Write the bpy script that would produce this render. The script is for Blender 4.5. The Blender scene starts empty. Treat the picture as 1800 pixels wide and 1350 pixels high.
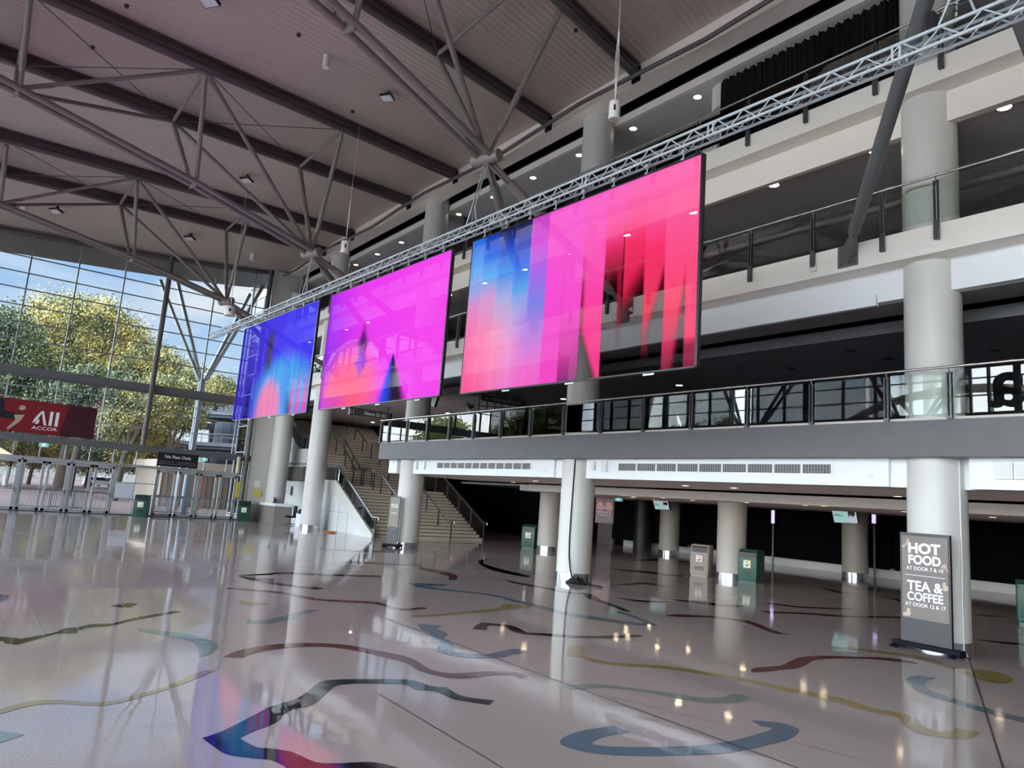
import bpy, bmesh, math, random
from mathutils import Vector, Matrix
S = bpy.context.scene
COL = S.collection
random.seed(7)
# ------------------------------------------------------------------ camera
H = 2.2
F = 1264.68
YAW, PIT, ROL = .9262, .1626, .0743
cf = Vector((-math.sin(YAW)*math.cos(PIT), math.cos(YAW)*math.cos(PIT), math.sin(PIT)))
_r = Vector((math.cos(YAW), math.sin(YAW), 0)); _u = _r.cross(cf)
cr = _r*math.cos(ROL)+_u*math.sin(ROL); cu = -_r*math.sin(ROL)+_u*math.cos(ROL)
CAM = Vector((0, 0, H))
cd = bpy.data.cameras.new('camera'); co = bpy.data.objects.new('camera', cd); COL.objects.link(co)
cd.sensor_width = 36; cd.lens = 36*F/1800; cd.clip_end = 2000; cd.clip_start = .05
m = Matrix.Identity(4)
for i in range(3):
    m[i][0] = cr[i]; m[i][1] = cu[i]; m[i][2] = -cf[i]; m[i][3] = CAM[i]
co.matrix_world = m
S.camera = co
# ------------------------------------------------------------------ world, sun, exposure
W = bpy.data.worlds.new('sky'); S.world = W; W.use_nodes = True
nt = W.node_tree; N = nt.nodes; L = nt.links; N.clear()
def nn(t, **k):
    n = N.new(t)
    for a, b in k.items(): setattr(n, a, b)
    return n
tc = nn('ShaderNodeTexCoord'); sep = nn('ShaderNodeSeparateXYZ'); L.new(tc.outputs['Generated'], sep.inputs[0])
rmp = nn('ShaderNodeValToRGB'); L.new(sep.outputs['Z'], rmp.inputs[0])
e = rmp.color_ramp.elements
e[0].position = 0; e[0].color = (.95, .97, 1, 1); e[1].position = .55; e[1].color = (.34, .56, .92, 1)
x_ = e.new(.10); x_.color = (.66, .82, 1, 1); x_ = e.new(.22); x_.color = (.38, .62, .96, 1)
mp = nn('ShaderNodeMapping'); mp.inputs['Scale'].default_value = (2.2, 2.2, 7); L.new(tc.outputs['Generated'], mp.inputs[0])
nz = nn('ShaderNodeTexNoise'); nz.inputs['Scale'].default_value = 2.3; nz.inputs['Detail'].default_value = 7; L.new(mp.outputs[0], nz.inputs[0])
cr2 = nn('ShaderNodeValToRGB'); L.new(nz.outputs[0], cr2.inputs[0]); cr2.color_ramp.elements[0].position = .44; cr2.color_ramp.elements[1].position = .74
mx = nn('ShaderNodeMix', data_type='RGBA'); L.new(cr2.outputs[0], mx.inputs[0]); L.new(rmp.outputs[0], mx.inputs[6]); mx.inputs[7].default_value = (1, 1, 1, 1)
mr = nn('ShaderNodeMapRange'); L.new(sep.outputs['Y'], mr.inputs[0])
mr.inputs[1].default_value = -.05; mr.inputs[2].default_value = -.6; mr.inputs[3].default_value = .95; mr.inputs[4].default_value = 15.0  # sky strength raised behind the viewer to light the interior
mw = nn('ShaderNodeMapRange'); L.new(sep.outputs['Y'], mw.inputs[0]); mw.inputs[1].default_value = -.1; mw.inputs[2].default_value = -.6; mw.inputs[3].default_value = 0; mw.inputs[4].default_value = .30
mx3 = nn('ShaderNodeMix', data_type='RGBA'); L.new(mw.outputs[0], mx3.inputs[0]); L.new(mx.outputs[2], mx3.inputs[6]); mx3.inputs[7].default_value = (1, .93, .84, 1)
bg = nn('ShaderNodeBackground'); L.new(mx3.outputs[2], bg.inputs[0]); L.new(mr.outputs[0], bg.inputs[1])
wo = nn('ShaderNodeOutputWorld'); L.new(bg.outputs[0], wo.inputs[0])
sd = bpy.data.lights.new('sun', 'SUN'); sd.energy = 3.6; sd.angle = .01; sd.color = (1, .84, .62)
so = bpy.data.objects.new('sun', sd); COL.objects.link(so)
so.rotation_euler = Vector((-.62, -.5, -.6)).to_track_quat('-Z', 'Y').to_euler()
S.view_settings.view_transform = 'Standard'; S.view_settings.look = 'None'; S.view_settings.gamma = 1
S.view_settings.use_curve_mapping = False
S.view_settings.exposure = .08
S.cycles.use_denoising = True
S.cycles.max_bounces = 9; S.cycles.diffuse_bounces = 5; S.cycles.glossy_bounces = 4; S.cycles.transparent_max_bounces = 24
S.cycles.transmission_bounces = 4; S.cycles.sample_clamp_indirect = 6; S.cycles.caustics_reflective = False; S.cycles.caustics_refractive = False
# ------------------------------------------------------------------ helpers
def ray(px, py): return cf*F+cr*(px-900)+cu*(675-py)
def atz(px, py, z=0):
    d = ray(px, py); return CAM+d*((z-H)/d.z)
def aty(px, py, y):
    d = ray(px, py); return CAM+d*(y/d.y)
def atx(px, py, x):
    d = ray(px, py); return CAM+d*(x/d.x)
M = {}
def mat(name, col, rough=.6, metal=0, emit=None, es=1, bump=None, spec=None, noise=None, alpha=None, ior=None):
    if name in M: return M[name]
    mt = bpy.data.materials.new(name); mt.use_nodes = True; t = mt.node_tree; b = t.nodes['Principled BSDF']
    b.inputs['Base Color'].default_value = (*col, 1); b.inputs['Roughness'].default_value = rough; b.inputs['Metallic'].default_value = metal
    if spec is not None: b.inputs['Specular IOR Level'].default_value = spec
    if ior: b.inputs['IOR'].default_value = ior
    if emit: b.inputs['Emission Color'].default_value = (*emit, 1); b.inputs['Emission Strength'].default_value = es
    if noise or bump:
        tcn = t.nodes.new('ShaderNodeTexCoord'); nzn = t.nodes.new('ShaderNodeTexNoise')
        nzn.inputs['Scale'].default_value = (noise or bump)[0]; nzn.inputs['Detail'].default_value = 5
        t.links.new(tcn.outputs['Object'], nzn.inputs[0])
        if noise:
            mm = t.nodes.new('ShaderNodeMix'); mm.data_type = 'RGBA'; t.links.new(nzn.outputs[0], mm.inputs[0])
            k = noise[1]; mm.inputs[6].default_value = (*[c*(1-k) for c in col], 1); mm.inputs[7].default_value = (*[min(1, c*(1+k)) for c in col], 1)
            t.links.new(mm.outputs[2], b.inputs['Base Color'])
        if bump:
            bb = t.nodes.new('ShaderNodeBump'); bb.inputs['Strength'].default_value = bump[1]; bb.inputs['Distance'].default_value = .02
            t.links.new(nzn.outputs[0], bb.inputs['Height']); t.links.new(bb.outputs[0], b.inputs['Normal'])
    M[name] = mt; return mt
cream = mat('cream_paint', (.86, .80, .73), .55, noise=(.7, .04))
white = mat('white_paint', (.84, .86, .87), .45, noise=(.9, .03))
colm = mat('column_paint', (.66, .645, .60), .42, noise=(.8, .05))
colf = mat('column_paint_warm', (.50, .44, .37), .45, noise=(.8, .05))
fasc = mat('dark_grey_fascia', (.115, .113, .115), .5, noise=(3, .12))
ceil1 = mat('charcoal_ceiling', (.30, .30, .34), .7)
ceil2 = mat('grey_ceiling', (.75, .70, .69), .75, noise=(.5, .05))
ceilg = mat('taupe_ceiling', (.82, .73, .67), .7, noise=(.5, .05))
black = mat('black', (.006, .006, .007), .8)
blackm = mat('black_plastic', (.012, .012, .014), .35)
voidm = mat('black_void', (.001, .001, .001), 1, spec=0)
steel = mat('painted_steel', (.22, .19, .175), .4, noise=(2, .08))
steeld = mat('dark_steel', (.10, .09, .085), .45, noise=(2, .1))
post = mat('post_steel', (.10, .10, .105), .3, metal=.5)
rails = mat('stainless', (.55, .53, .5), .25, metal=1)
alu = mat('aluminium', (.50, .53, .54), .4, metal=.5)
alum = mat('mill_aluminium', (.48, .53, .56), .45, metal=.2)
mull = mat('grey_mullion', (.24, .26, .27), .45, metal=.2)
beamg = mat('grey_facade_beam', (.12, .125, .13), .5)
timber = mat('stair_timber', (.80, .68, .54), .5, noise=(6, .12))
nose = mat('stair_nosing', (.10, .08, .065), .6)
glow = mat('downlight_glow', (1, 1, 1), .5, emit=(1, .93, .8), es=16)
gloww = mat('downlight_glow_warm', (1, 1, 1), .5, emit=(1, .78, .5), es=20)
ring = mat('downlight_ring', (.5, .5, .5), .4)
offl = mat('unlit_fitting', (.03, .03, .03), .4)
green = mat('green_plastic', (.01, .075, .05), .35, noise=(9, .1))
tan = mat('tan_plastic', (.36, .31, .25), .45, noise=(9, .06))
stick = mat('white_sticker', (.85, .85, .82), .5); yel = mat('yellow_sticker', (.75, .6, .1), .5); redm = mat('red_sticker', (.6, .12, .1), .5)
letter = mat('white_letters', (.85, .85, .85), .5); grl = mat('grey_letters', (.4, .4, .4), .5)
bark = mat('bark', (.045, .035, .028), .9, noise=(2, .4))
wall_dk = mat('dark_wall', (.03, .028, .03), .7)
panelw = mat('white_wall_panel', (.70, .72, .71), .4, noise=(.8, .03))
def two(mt, c2, scale, lo, hi):   # blend the base colour to c2 by noise
    t = mt.node_tree; b = t.nodes['Principled BSDF']; c1 = tuple(b.inputs['Base Color'].default_value)
    a_ = t.nodes.new('ShaderNodeTexCoord'); n_ = t.nodes.new('ShaderNodeTexNoise'); n_.inputs['Scale'].default_value = scale; n_.inputs['Detail'].default_value = 6
    r_ = t.nodes.new('ShaderNodeValToRGB'); r_.color_ramp.elements[0].position = lo; r_.color_ramp.elements[1].position = hi
    r_.color_ramp.elements[0].color = c1; r_.color_ramp.elements[1].color = (*c2, 1)
    t.links.new(a_.outputs['Object'], n_.inputs[0]); t.links.new(n_.outputs[0], r_.inputs[0]); t.links.new(r_.outputs[0], b.inputs['Base Color'])
def floormat(name, col, speck=True, wav=.05):
    mt = mat(name, col, .09, ior=1.62); t = mt.node_tree; b = t.nodes['Principled BSDF']
    a_ = t.nodes.new('ShaderNodeTexCoord')
    vo = t.nodes.new('ShaderNodeTexVoronoi'); vo.inputs['Scale'].default_value = 22; t.links.new(a_.outputs['Object'], vo.inputs[0])
    r_ = t.nodes.new('ShaderNodeValToRGB'); r_.color_ramp.elements[0].position = .05; r_.color_ramp.elements[1].position = .09
    r_.color_ramp.elements[0].color = (*[c*(.35 if speck else .8) for c in col], 1); r_.color_ramp.elements[1].color = (*col, 1)
    t.links.new(vo.outputs[0], r_.inputs[0])
    n2 = t.nodes.new('ShaderNodeTexNoise'); n2.inputs['Scale'].default_value = 45; n2.inputs['Detail'].default_value = 3; t.links.new(a_.outputs['Object'], n2.inputs[0])
    mr_ = t.nodes.new('ShaderNodeMapRange'); t.links.new(n2.outputs[0], mr_.inputs[0]); mr_.inputs[1].default_value = .3; mr_.inputs[2].default_value = .7; mr_.inputs[3].default_value = .86; mr_.inputs[4].default_value = 1.1
    mu = t.nodes.new('ShaderNodeMix'); mu.data_type = 'RGBA'; mu.blend_type = 'MULTIPLY'; mu.inputs[0].default_value = 1
    t.links.new(r_.outputs[0], mu.inputs[6]); t.links.new(mr_.outputs[0], mu.inputs[7]); t.links.new(mu.outputs[2], b.inputs['Base Color'])
    n3 = t.nodes.new('ShaderNodeTexNoise'); n3.inputs['Scale'].default_value = 1.6; n3.inputs['Detail'].default_value = 2; t.links.new(a_.outputs['Object'], n3.inputs[0])
    bb = t.nodes.new('ShaderNodeBump'); bb.inputs['Strength'].default_value = wav; bb.inputs['Distance'].default_value = .05
    t.links.new(n3.outputs[0], bb.inputs['Height']); t.links.new(bb.outputs[0], b.inputs['Normal'])
    n4 = t.nodes.new('ShaderNodeTexNoise'); n4.inputs['Scale'].default_value = .35; n4.inputs['Detail'].default_value = 5; t.links.new(a_.outputs['Object'], n4.inputs[0])
    m4 = t.nodes.new('ShaderNodeMapRange'); t.links.new(n4.outputs[0], m4.inputs[0]); m4.inputs[1].default_value = .35; m4.inputs[2].default_value = .7; m4.inputs[3].default_value = .03; m4.inputs[4].default_value = .11
    t.links.new(m4.outputs[0], b.inputs['Roughness'])
    return mt
terr = floormat('terrazzo', (.55, .455, .42))
TC = dict(black=(.012, .012, .014), red=(.16, .045, .045), blue=(.12, .19, .26), yellow=(.38, .28, .10), green=(.25, .31, .28), navy=(.035, .045, .07))
for k, v in TC.items(): floormat('terrazzo_'+k, v, False)
jl = mat('joint_dark', (.03, .025, .025), .4); jw = floormat('joint_pale', (.70, .62, .60), False)
def glassmat(name, tint=(.93, .96, .96), rmin=.05, gl=1.5):
    mt = bpy.data.materials.new(name); mt.use_nodes = True; t = mt.node_tree; t.nodes.clear()
    o = t.nodes.new('ShaderNodeOutputMaterial'); tr = t.nodes.new('ShaderNodeBsdfTransparent'); tr.inputs[0].default_value = (*tint, 1)
    g = t.nodes.new('ShaderNodeBsdfGlossy'); g.inputs['Roughness'].default_value = .0; g.inputs[0].default_value = (1, 1, 1, 1)
    fr = t.nodes.new('ShaderNodeFresnel'); fr.inputs[0].default_value = gl
    mxs = t.nodes.new('ShaderNodeMixShader'); t.links.new(fr.outputs[0], mxs.inputs[0]); t.links.new(tr.outputs[0], mxs.inputs[1]); t.links.new(g.outputs[0], mxs.inputs[2])
    t.links.new(mxs.outputs[0], o.inputs[0]); M[name] = mt; return mt
gfac = glassmat('facade_glass', (.95, .97, .97), gl=1.35)
gbal = glassmat('balustrade_glass', (.93, .97, .95), gl=1.48)

class MB:
    def __init__(s): s.v = []; s.f = []; s.mi = []; s.cur = 0
    def add(s, vs, fs):
        o = len(s.v); s.v += [tuple(v) for v in vs]; s.f += [tuple(i+o for i in f) for f in fs]; s.mi += [s.cur]*len(fs); return s
    def box(s, a, b):
        x0, y0, z0 = a; x1, y1, z1 = b
        return s.add([(x0, y0, z0), (x1, y0, z0), (x1, y1, z0), (x0, y1, z0), (x0, y0, z1), (x1, y0, z1), (x1, y1, z1), (x0, y1, z1)],
                     [(0, 3, 2, 1), (4, 5, 6, 7), (0, 1, 5, 4), (1, 2, 6, 5), (2, 3, 7, 6), (3, 0, 4, 7)])
    def obox(s, p0, p1, w, h, up=(0, 0, 1)):       # beam from p0 to p1, width w, height h
        p0 = Vector(p0); p1 = Vector(p1); d = (p1-p0).normalized(); u = Vector(up); r = d.cross(u)
        if r.length < 1e-4: r = Vector((1, 0, 0))
        r.normalize(); u = r.cross(d).normalized(); r = r*w/2; u = u*h/2
        vs = [p0-r-u, p0+r-u, p0+r+u, p0-r+u, p1-r-u, p1+r-u, p1+r+u, p1-r+u]
        return s.add(vs, [(0, 1, 2, 3), (7, 6, 5, 4), (0, 4, 5, 1), (1, 5, 6, 2), (2, 6, 7, 3), (3, 7, 4, 0)])
    def tube(s, p0, p1, r, n=12, r2=None):
        p0 = Vector(p0); p1 = Vector(p1); d = (p1-p0).normalized(); a = Vector((0, 0, 1)) if abs(d.z) < .95 else Vector((1, 0, 0))
        u = d.cross(a).normalized(); w = d.cross(u); r2 = r if r2 is None else r2
        vs = [p0+(u*math.cos(2*math.pi*i/n)+w*math.sin(2*math.pi*i/n))*r for i in range(n)]+[p1+(u*math.cos(2*math.pi*i/n)+w*math.sin(2*math.pi*i/n))*r2 for i in range(n)]
        return s.add(vs, [(i, (i+1) % n, n+(i+1) % n, n+i) for i in range(n)]+[tuple(range(n))[::-1], tuple(range(n, 2*n))])
    def path(s, ps, r, n=8):
        for a, b in zip(ps, ps[1:]): s.tube(a, b, r, n)
        return s
    def prism(s, pts, d):          # planar polygon (3D pts) extruded by vector d
        n = len(pts); d = Vector(d); P = [Vector(p) for p in pts]
        return s.add(P+[p+d for p in P], [tuple(range(n))[::-1], tuple(range(n, 2*n))]+[(i, (i+1) % n, n+(i+1) % n, n+i) for i in range(n)])
    def lathe(s, prof, c=(0, 0, 0), n=32):
        k = len(prof); vs = []
        for i in range(n):
            a = 2*math.pi*i/n
            for r, z in prof: vs.append((c[0]+r*math.cos(a), c[1]+r*math.sin(a), c[2]+z))
        fs = [(i*k+j, ((i+1) % n)*k+j, ((i+1) % n)*k+j+1, i*k+j+1) for i in range(n) for j in range(k-1)]
        return s.add(vs, fs)
    def quad(s, a, b, c, d): return s.add([a, b, c, d], [(0, 1, 2, 3)])
WL = {}
def wl(o): return WL.get(o.name, Vector((0, 0, 0))) if o else Vector((0, 0, 0))
def tag(o, label=None, cat=None, group=None, kind=None):
    if label: o['label'] = label
    if cat: o['category'] = cat
    if group: o['group'] = group
    if kind: o['kind'] = kind
    return o
def thing(name, label, cat, loc, group=None, kind=None):
    o = bpy.data.objects.new(name, None); COL.objects.link(o); o.location = loc; WL[o.name] = Vector(loc); o.empty_display_size = .1
    return tag(o, label, cat, group, kind)
def part(name, mb, mt, parent=None, smooth=False, label=None, bev=0, org=None):
    base = wl(parent)
    org = Vector(org) if org is not None else base
    me = bpy.data.meshes.new(name)
    me.from_pydata([tuple(Vector(v)-org) for v in mb.v], [], mb.f)
    mts = mt if isinstance(mt, (list, tuple)) else [mt]
    for q in mts: me.materials.append(q)
    if len(mts) > 1: me.polygons.foreach_set('material_index', mb.mi)
    bm = bmesh.new(); bm.from_mesh(me); bmesh.ops.recalc_face_normals(bm, faces=bm.faces)
    if bev:
        bmesh.ops.remove_doubles(bm, verts=bm.verts, dist=1e-5)
        bmesh.ops.bevel(bm, geom=bm.edges, offset=bev, segments=2, affect='EDGES', profile=.6)
    bm.to_mesh(me); bm.free()
    if smooth:
        me.polygons.foreach_set('use_smooth', [True]*len(me.polygons)); 
        try: me.set_sharp_from_angle(angle=math.radians(40))
        except Exception: pass
    o = bpy.data.objects.new(name, me); COL.objects.link(o)
    if parent: o.parent = parent
    o.location = org-base; WL[o.name] = org
    if label: o['label'] = label
    return o
def single(name, mb, mt, label, cat, group=None, kind=None, smooth=False, bev=0, org=None):
    if org is None:
        xs = [Vector(v) for v in mb.v]; org = (sum((v.x for v in xs))/len(xs), sum((v.y for v in xs))/len(xs), min(v.z for v in xs))
    return tag(part(name, mb, mt, None, smooth, None, bev, org), label, cat, group, kind)
def struct(name, mb, mt, smooth=False, parent=None):
    o = part(name, mb, mt, parent, smooth)
    if not parent: o['kind'] = 'structure'
    return o
def copy_tree(o, loc=None, par=None):
    c = o.copy(); COL.objects.link(c)
    if loc is not None: c.location = loc
    WL[c.name] = Vector(loc) if loc is not None else wl(o)
    if par: c.parent = par
    for ch in list(o.children): copy_tree(ch, None, c)
    return c
def text(name, s, org, right, up, height, mt, parent, width=None, bold=.0, depth=.004, center=False):
    cu_ = bpy.data.curves.new('t', 'FONT'); cu_.body = s; cu_.offset = bold; cu_.extrude = 0
    to = bpy.data.objects.new('t', cu_); COL.objects.link(to)
    dg = bpy.context.evaluated_depsgraph_get(); me0 = bpy.data.meshes.new_from_object(to.evaluated_get(dg))
    vs = [v.co.copy() for v in me0.vertices]; fs = [tuple(p.vertices) for p in me0.polygons]
    bpy.data.objects.remove(to); bpy.data.meshes.remove(me0)
    if not vs: return None
    x0 = min(v.x for v in vs); x1 = max(v.x for v in vs); y0 = min(v.y for v in vs); y1 = max(v.y for v in vs)
    sy = height/max(1e-6, y1-y0); sx = width/(x1-x0) if width else sy
    R = Vector(right).normalized(); U = Vector(up).normalized(); n = R.cross(U).normalized()
    off = -(x1-x0)*sx/2 if center else 0
    mb = MB(); mb.add([Vector(org)+R*((v.x-x0)*sx+off)+U*((v.y-y0)*sy)+n*depth for v in vs], fs)
    return part(name, mb, mt, parent)
# ================================================================== FLOOR
mb = MB(); mb.box((-43.9, -9, -.3), (16, 44, 0)); mb.box((-52, 13, -.3), (-43.9, 44, 0))
floor = struct('floor', mb, terr)
def cr_smooth(P, closed=True, k=4):
    n = len(P); out = []
    for i in range(n):
        p0, p1, p2, p3 = P[(i-1) % n], P[i], P[(i+1) % n], P[(i+2) % n]
        # keep sharp corners
        a = (p1-p0); b = (p2-p1)
        sharp1 = a.length > 0 and b.length > 0 and a.normalized().dot(b.normalized()) < .45
        c_ = (p3-p2); sharp2 = b.length > 0 and c_.length > 0 and b.normalized().dot(c_.normalized()) < .45
        if sharp1: p0 = p1-(p2-p1)
        if sharp2: p3 = p2+(p2-p1)
        for j in range(k):
            t = j/k
            out.append(.5*((2*p1)+(p2-p0)*t+(2*p0-5*p1+4*p2-p3)*t*t+(3*p1-p0-3*p2+p3)*t*t*t))
    return out
C5, C6, C7, C8 = (0, 1000), (450, 1000), (900, 1000), (1350, 1000)
def cvt(c, pts): return [(c[0]+x/3.858, c[1]+y/3.858) for x, y in pts]
SQ = []
SQ.append(('black', [(868.6, 1231.5), (813, 1224), (784, 1208), (761, 1207), (732.5, 1198), (709, 1194.5), (644, 1194), (585, 1195), (561.5, 1199.6), (541, 1215), (520, 1229), (476, 1242), (455, 1253), (394, 1284), (355, 1298), (384, 1319), (404, 1328), (450, 1334), (476, 1337), (502, 1349), (530, 1370), (700, 1375), (760, 1372), (696, 1349), (652, 1340), (595, 1342), (554, 1340), (515, 1323), (476, 1316), (450, 1313.6), (420, 1298), (450, 1284), (484, 1271), (504, 1251), (541, 1242), (561, 1231), (580, 1212.5), (595, 1205), (631, 1202), (707, 1203.5), (730, 1212.5), (766, 1216), (795, 1229), (826, 1234.6), (859.5, 1240)]))
SQ.append(('red', cvt(C6, [(0, 530), (230, 505), (450, 505), (640, 520), (850, 560), (1000, 590), (1090, 625), (1190, 685), (1350, 710), (1550, 695), (1736, 700)])+[(926, 1188), (917, 1193)]+cvt(C6, [(1736, 720), (1600, 722), (1400, 745), (1250, 730), (1100, 690), (1020, 640), (850, 595), (640, 550), (450, 530), (230, 535), (0, 570)])+cvt(C5, [(1640, 605), (1510, 600), (1600, 560)])))
SQ.append(('blue', cvt(C6, [(1095, 372), (1270, 388), (1225, 405), (1300, 440), (1270, 475), (1330, 505), (1335, 560), (1450, 575), (1560, 580), (1650, 560), (1736, 545)])+cvt(C7, [(60, 545), (95, 552), (60, 575), (0, 580)])+cvt(C6, [(1680, 600), (1560, 605), (1400, 600), (1270, 575), (1220, 555), (1235, 515), (1180, 490), (1190, 445), (1120, 410)])))
SQ.append(('black', cvt(C6, [(1470, 410), (1490, 385), (1530, 363), (1600, 370), (1736, 385)])+cvt(C7, [(100, 432), (300, 443), (500, 455), (860, 447), (890, 460), (580, 473), (200, 452), (90, 445), (0, 425)])+cvt(C6, [(1690, 395), (1600, 385), (1570, 390), (1565, 415)])))
SQ.append(('yellow', cvt(C7, [(390, 515), (480, 522), (495, 545), (485, 590), (600, 620), (740, 640), (900, 650), (1100, 665), (1300, 695), (1500, 730), (1736, 775)])+cvt(C8, [(200, 820), (500, 880), (700, 940), (830, 965), (930, 985), (1010, 1020), (1060, 1075), (1150, 1105), (1240, 1100), (1270, 1080), (1440, 1110), (1380, 1145), (1300, 1155), (1150, 1140), (1000, 1105), (920, 1060), (880, 1010), (820, 995), (650, 960), (400, 890), (150, 835), (0, 803)])+cvt(C7, [(1500, 750), (1300, 718), (1100, 688), (900, 668), (740, 660), (560, 635), (470, 605), (370, 588)])))
SQ.append(('blue', cvt(C7, [(685, 1063), (800, 1108), (640, 1135), (560, 1165), (540, 1182), (555, 1195), (700, 1208), (1000, 1210), (1300, 1195), (1500, 1165), (1650, 1125), (1736, 1100)])+cvt(C8, [(28, 1083), (0, 1074)])+cvt(C7, [(1690, 1070), (1620, 1027)])+cvt(C8, [(0, 1037), (100, 1048), (190, 1080), (207, 1105), (160, 1145), (80, 1175), (0, 1192)])+cvt(C7, [(1600, 1225), (1400, 1255), (1000, 1270), (700, 1265), (500, 1245), (370, 1210), (325, 1180), (350, 1145), (450, 1105), (600, 1078)])))
SQ.append(('green', cvt(C7, [(340, 790), (450, 783), (600, 785), (850, 812), (1100, 845), (1250, 870), (1370, 875), (1440, 868), (1500, 848), (1560, 855), (1620, 875), (1540, 905), (1400, 912), (1280, 905), (1100, 875), (850, 830), (600, 805), (420, 820), (390, 815)])))
SQ.append(('red', cvt(C7, [(1620, 692), (1650, 672), (1736, 664)])+cvt(C8, [(90, 655), (150, 625), (220, 600), (300, 592), (420, 590), (600, 598), (750, 600), (900, 615), (1000, 635), (1015, 645), (900, 632), (700, 612), (500, 608), (320, 618), (260, 650), (200, 675), (100, 685), (0, 697)])+cvt(C7, [(1640, 704)])))
SQ.append(('blue', cvt(C8, [(930, 760), (960, 735), (1020, 722), (1140, 742), (1080, 755), (1065, 775), (1080, 805), (1140, 840), (1300, 890), (1500, 950), (1736, 1010), (1950, 1060), (1950, 1100), (1736, 1045), (1500, 985), (1300, 925), (1100, 860), (980, 805)])))
SQ.append(('yellow', cvt(C8, [(520, 535), (700, 548), (900, 573), (1050, 596), (1160, 630), (1250, 662), (1350, 678), (1500, 690), (1600, 715), (1665, 750), (1640, 772), (1570, 778), (1480, 765), (1390, 735), (1300, 705), (1400, 710), (1330, 700), (1200, 670), (1100, 640), (950, 600), (700, 565)])))
SQ.append(('black', cvt(C5, [(-120, 455), (0, 460), (80, 465), (140, 475), (250, 455), (380, 430), (430, 405), (530, 395), (620, 375), (760, 370), (900, 335), (1100, 300), (1190, 285), (1230, 293), (1080, 318), (900, 350), (760, 385), (600, 400), (520, 425), (525, 437), (450, 440), (380, 440), (200, 490), (110, 515), (40, 508), (20, 490), (0, 490), (-120, 485)])))
SQ.append(('black', cvt(C5, [(740, 255), (810, 240), (880, 231), (930, 238), (905, 252), (880, 264)])))
SQ.append(('black', cvt(C6, [(-130, 45), (0, 70), (300, 118), (400, 122), (465, 135), (400, 141), (200, 117), (0, 88), (-100, 62)])))
SQ.append(('black', cvt(C6, [(-120, 45), (0, 34), (200, 23), (500, 36), (850, 46), (850, 56), (500, 48), (200, 35), (0, 45)])))
SQ.append(('red', cvt(C6, [(-200, 128), (0, 140), (200, 160), (400, 200), (520, 210), (750, 220), (850, 232), (950, 262), (1030, 268), (1120, 260), (1165, 268), (1050, 280), (980, 280), (900, 264), (830, 243), (700, 232), (400, 214), (200, 174), (0, 153), (-200, 136)])))
SQ.append(('yellow', cvt(C6, [(1040, 318), (1300, 300), (1640, 265), (1660, 245), (1736, 240), (1860, 250), (1850, 262), (1736, 270), (1640, 284), (1350, 307), (1100, 328)])))
SQ.append(('blue', cvt(C6, [(1030, 95), (1300, 106), (1280, 115), (1130, 115), (1300, 140), (1500, 160), (1640, 180), (1736, 205)])+cvt(C7, [(200, 250), (400, 298), (700, 345), (870, 370), (900, 365), (820, 330), (660, 285), (760, 295), (860, 330), (990, 380), (880, 385), (600, 352), (350, 309), (100, 244), (0, 220)])+cvt(C6, [(1640, 192), (1500, 170), (1300, 150), (1100, 125)])))
SQ.append(('black', cvt(C7, [(-60, 70), (0, 85), (200, 120), (400, 155), (480, 160), (560, 180), (600, 210), (700, 245), (810, 290), (760, 288), (650, 245), (560, 215), (510, 200), (480, 170), (380, 164), (150, 122), (0, 95)])))
SQ.append(('red', cvt(C7, [(690, 108), (800, 101), (860, 92), (960, 100), (1060, 121), (960, 112), (880, 103), (800, 111)])))
SQ.append(('red', cvt(C7, [(1040, 318), (1110, 308), (1350, 320), (1560, 345), (1650, 365), (1736, 400)])+cvt(C8, [(100, 437), (175, 448), (60, 441), (0, 425)])+cvt(C7, [(1640, 385), (1540, 355), (1350, 331), (1140, 326)])))
SQ.append(('black', cvt(C7, [(1050, 203), (1250, 220), (1450, 240), (1600, 253), (1450, 257), (1250, 233)])))
SQ.append(('black', cvt(C7, [(700, 195), (900, 215), (1100, 222), (1000, 228), (850, 222)])))
SQ.append(('red', cvt(C8, [(-60, 286), (0, 288), (300, 300), (500, 315), (900, 325), (1300, 330), (1300, 337), (900, 334), (500, 327), (300, 311), (0, 298)])))
SQ.append(('black', cvt(C8, [(0, 230), (250, 258), (550, 268), (550, 273), (250, 266), (0, 238)])))
SQ.append(('black', cvt(C8, [(350, 123), (470, 150), (560, 168), (460, 160)])))
SQ.append(('black', cvt(C8, [(740, 185), (880, 205), (900, 222), (820, 200)])))
SQ.append(('black', cvt(C8, [(1380, 476), (1560, 492), (1736, 508), (1736, 519), (1560, 503)])))
SQ.append(('black', cvt(C8, [(1340, 300), (1500, 316), (1660, 330), (1500, 322)])))
SQ.append(('green', cvt(C6, [(-60, 345), (0, 350), (130, 335), (330, 280), (430, 278), (300, 315), (150, 362), (0, 375), (-60, 368)])))
SQ.append(('blue', cvt(C5, [(-100, 178), (0, 178), (60, 178), (40, 207), (0, 222), (-100, 225)])))
SQ.append(('green', cvt(C5, [(-100, 1095), (0, 1100), (165, 1125), (80, 1155), (0, 1180), (-100, 1200)])))
SQ.append(('yellow', cvt(C5, [(-100, 950), (0, 950), (200, 900), (400, 890), (700, 905), (950, 848), (1150, 788), (1350, 700), (1470, 685), (1330, 745), (1150, 812), (950, 872), (700, 930), (400, 915), (200, 930), (0, 985), (-100, 990)])))
SQ.append(('green', cvt(C5, [(940, 405), (1100, 420), (1300, 450), (1440, 490), (1480, 535), (1400, 585), (1350, 600), (1345, 540), (1280, 490), (1100, 450), (950, 425)])))
SQ.append(('black', cvt(C5, [(1610, 45), (1700, 38), (1850, 32), (1850, 40), (1700, 50), (1850, 70), (1850, 84), (1700, 72)])))
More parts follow.
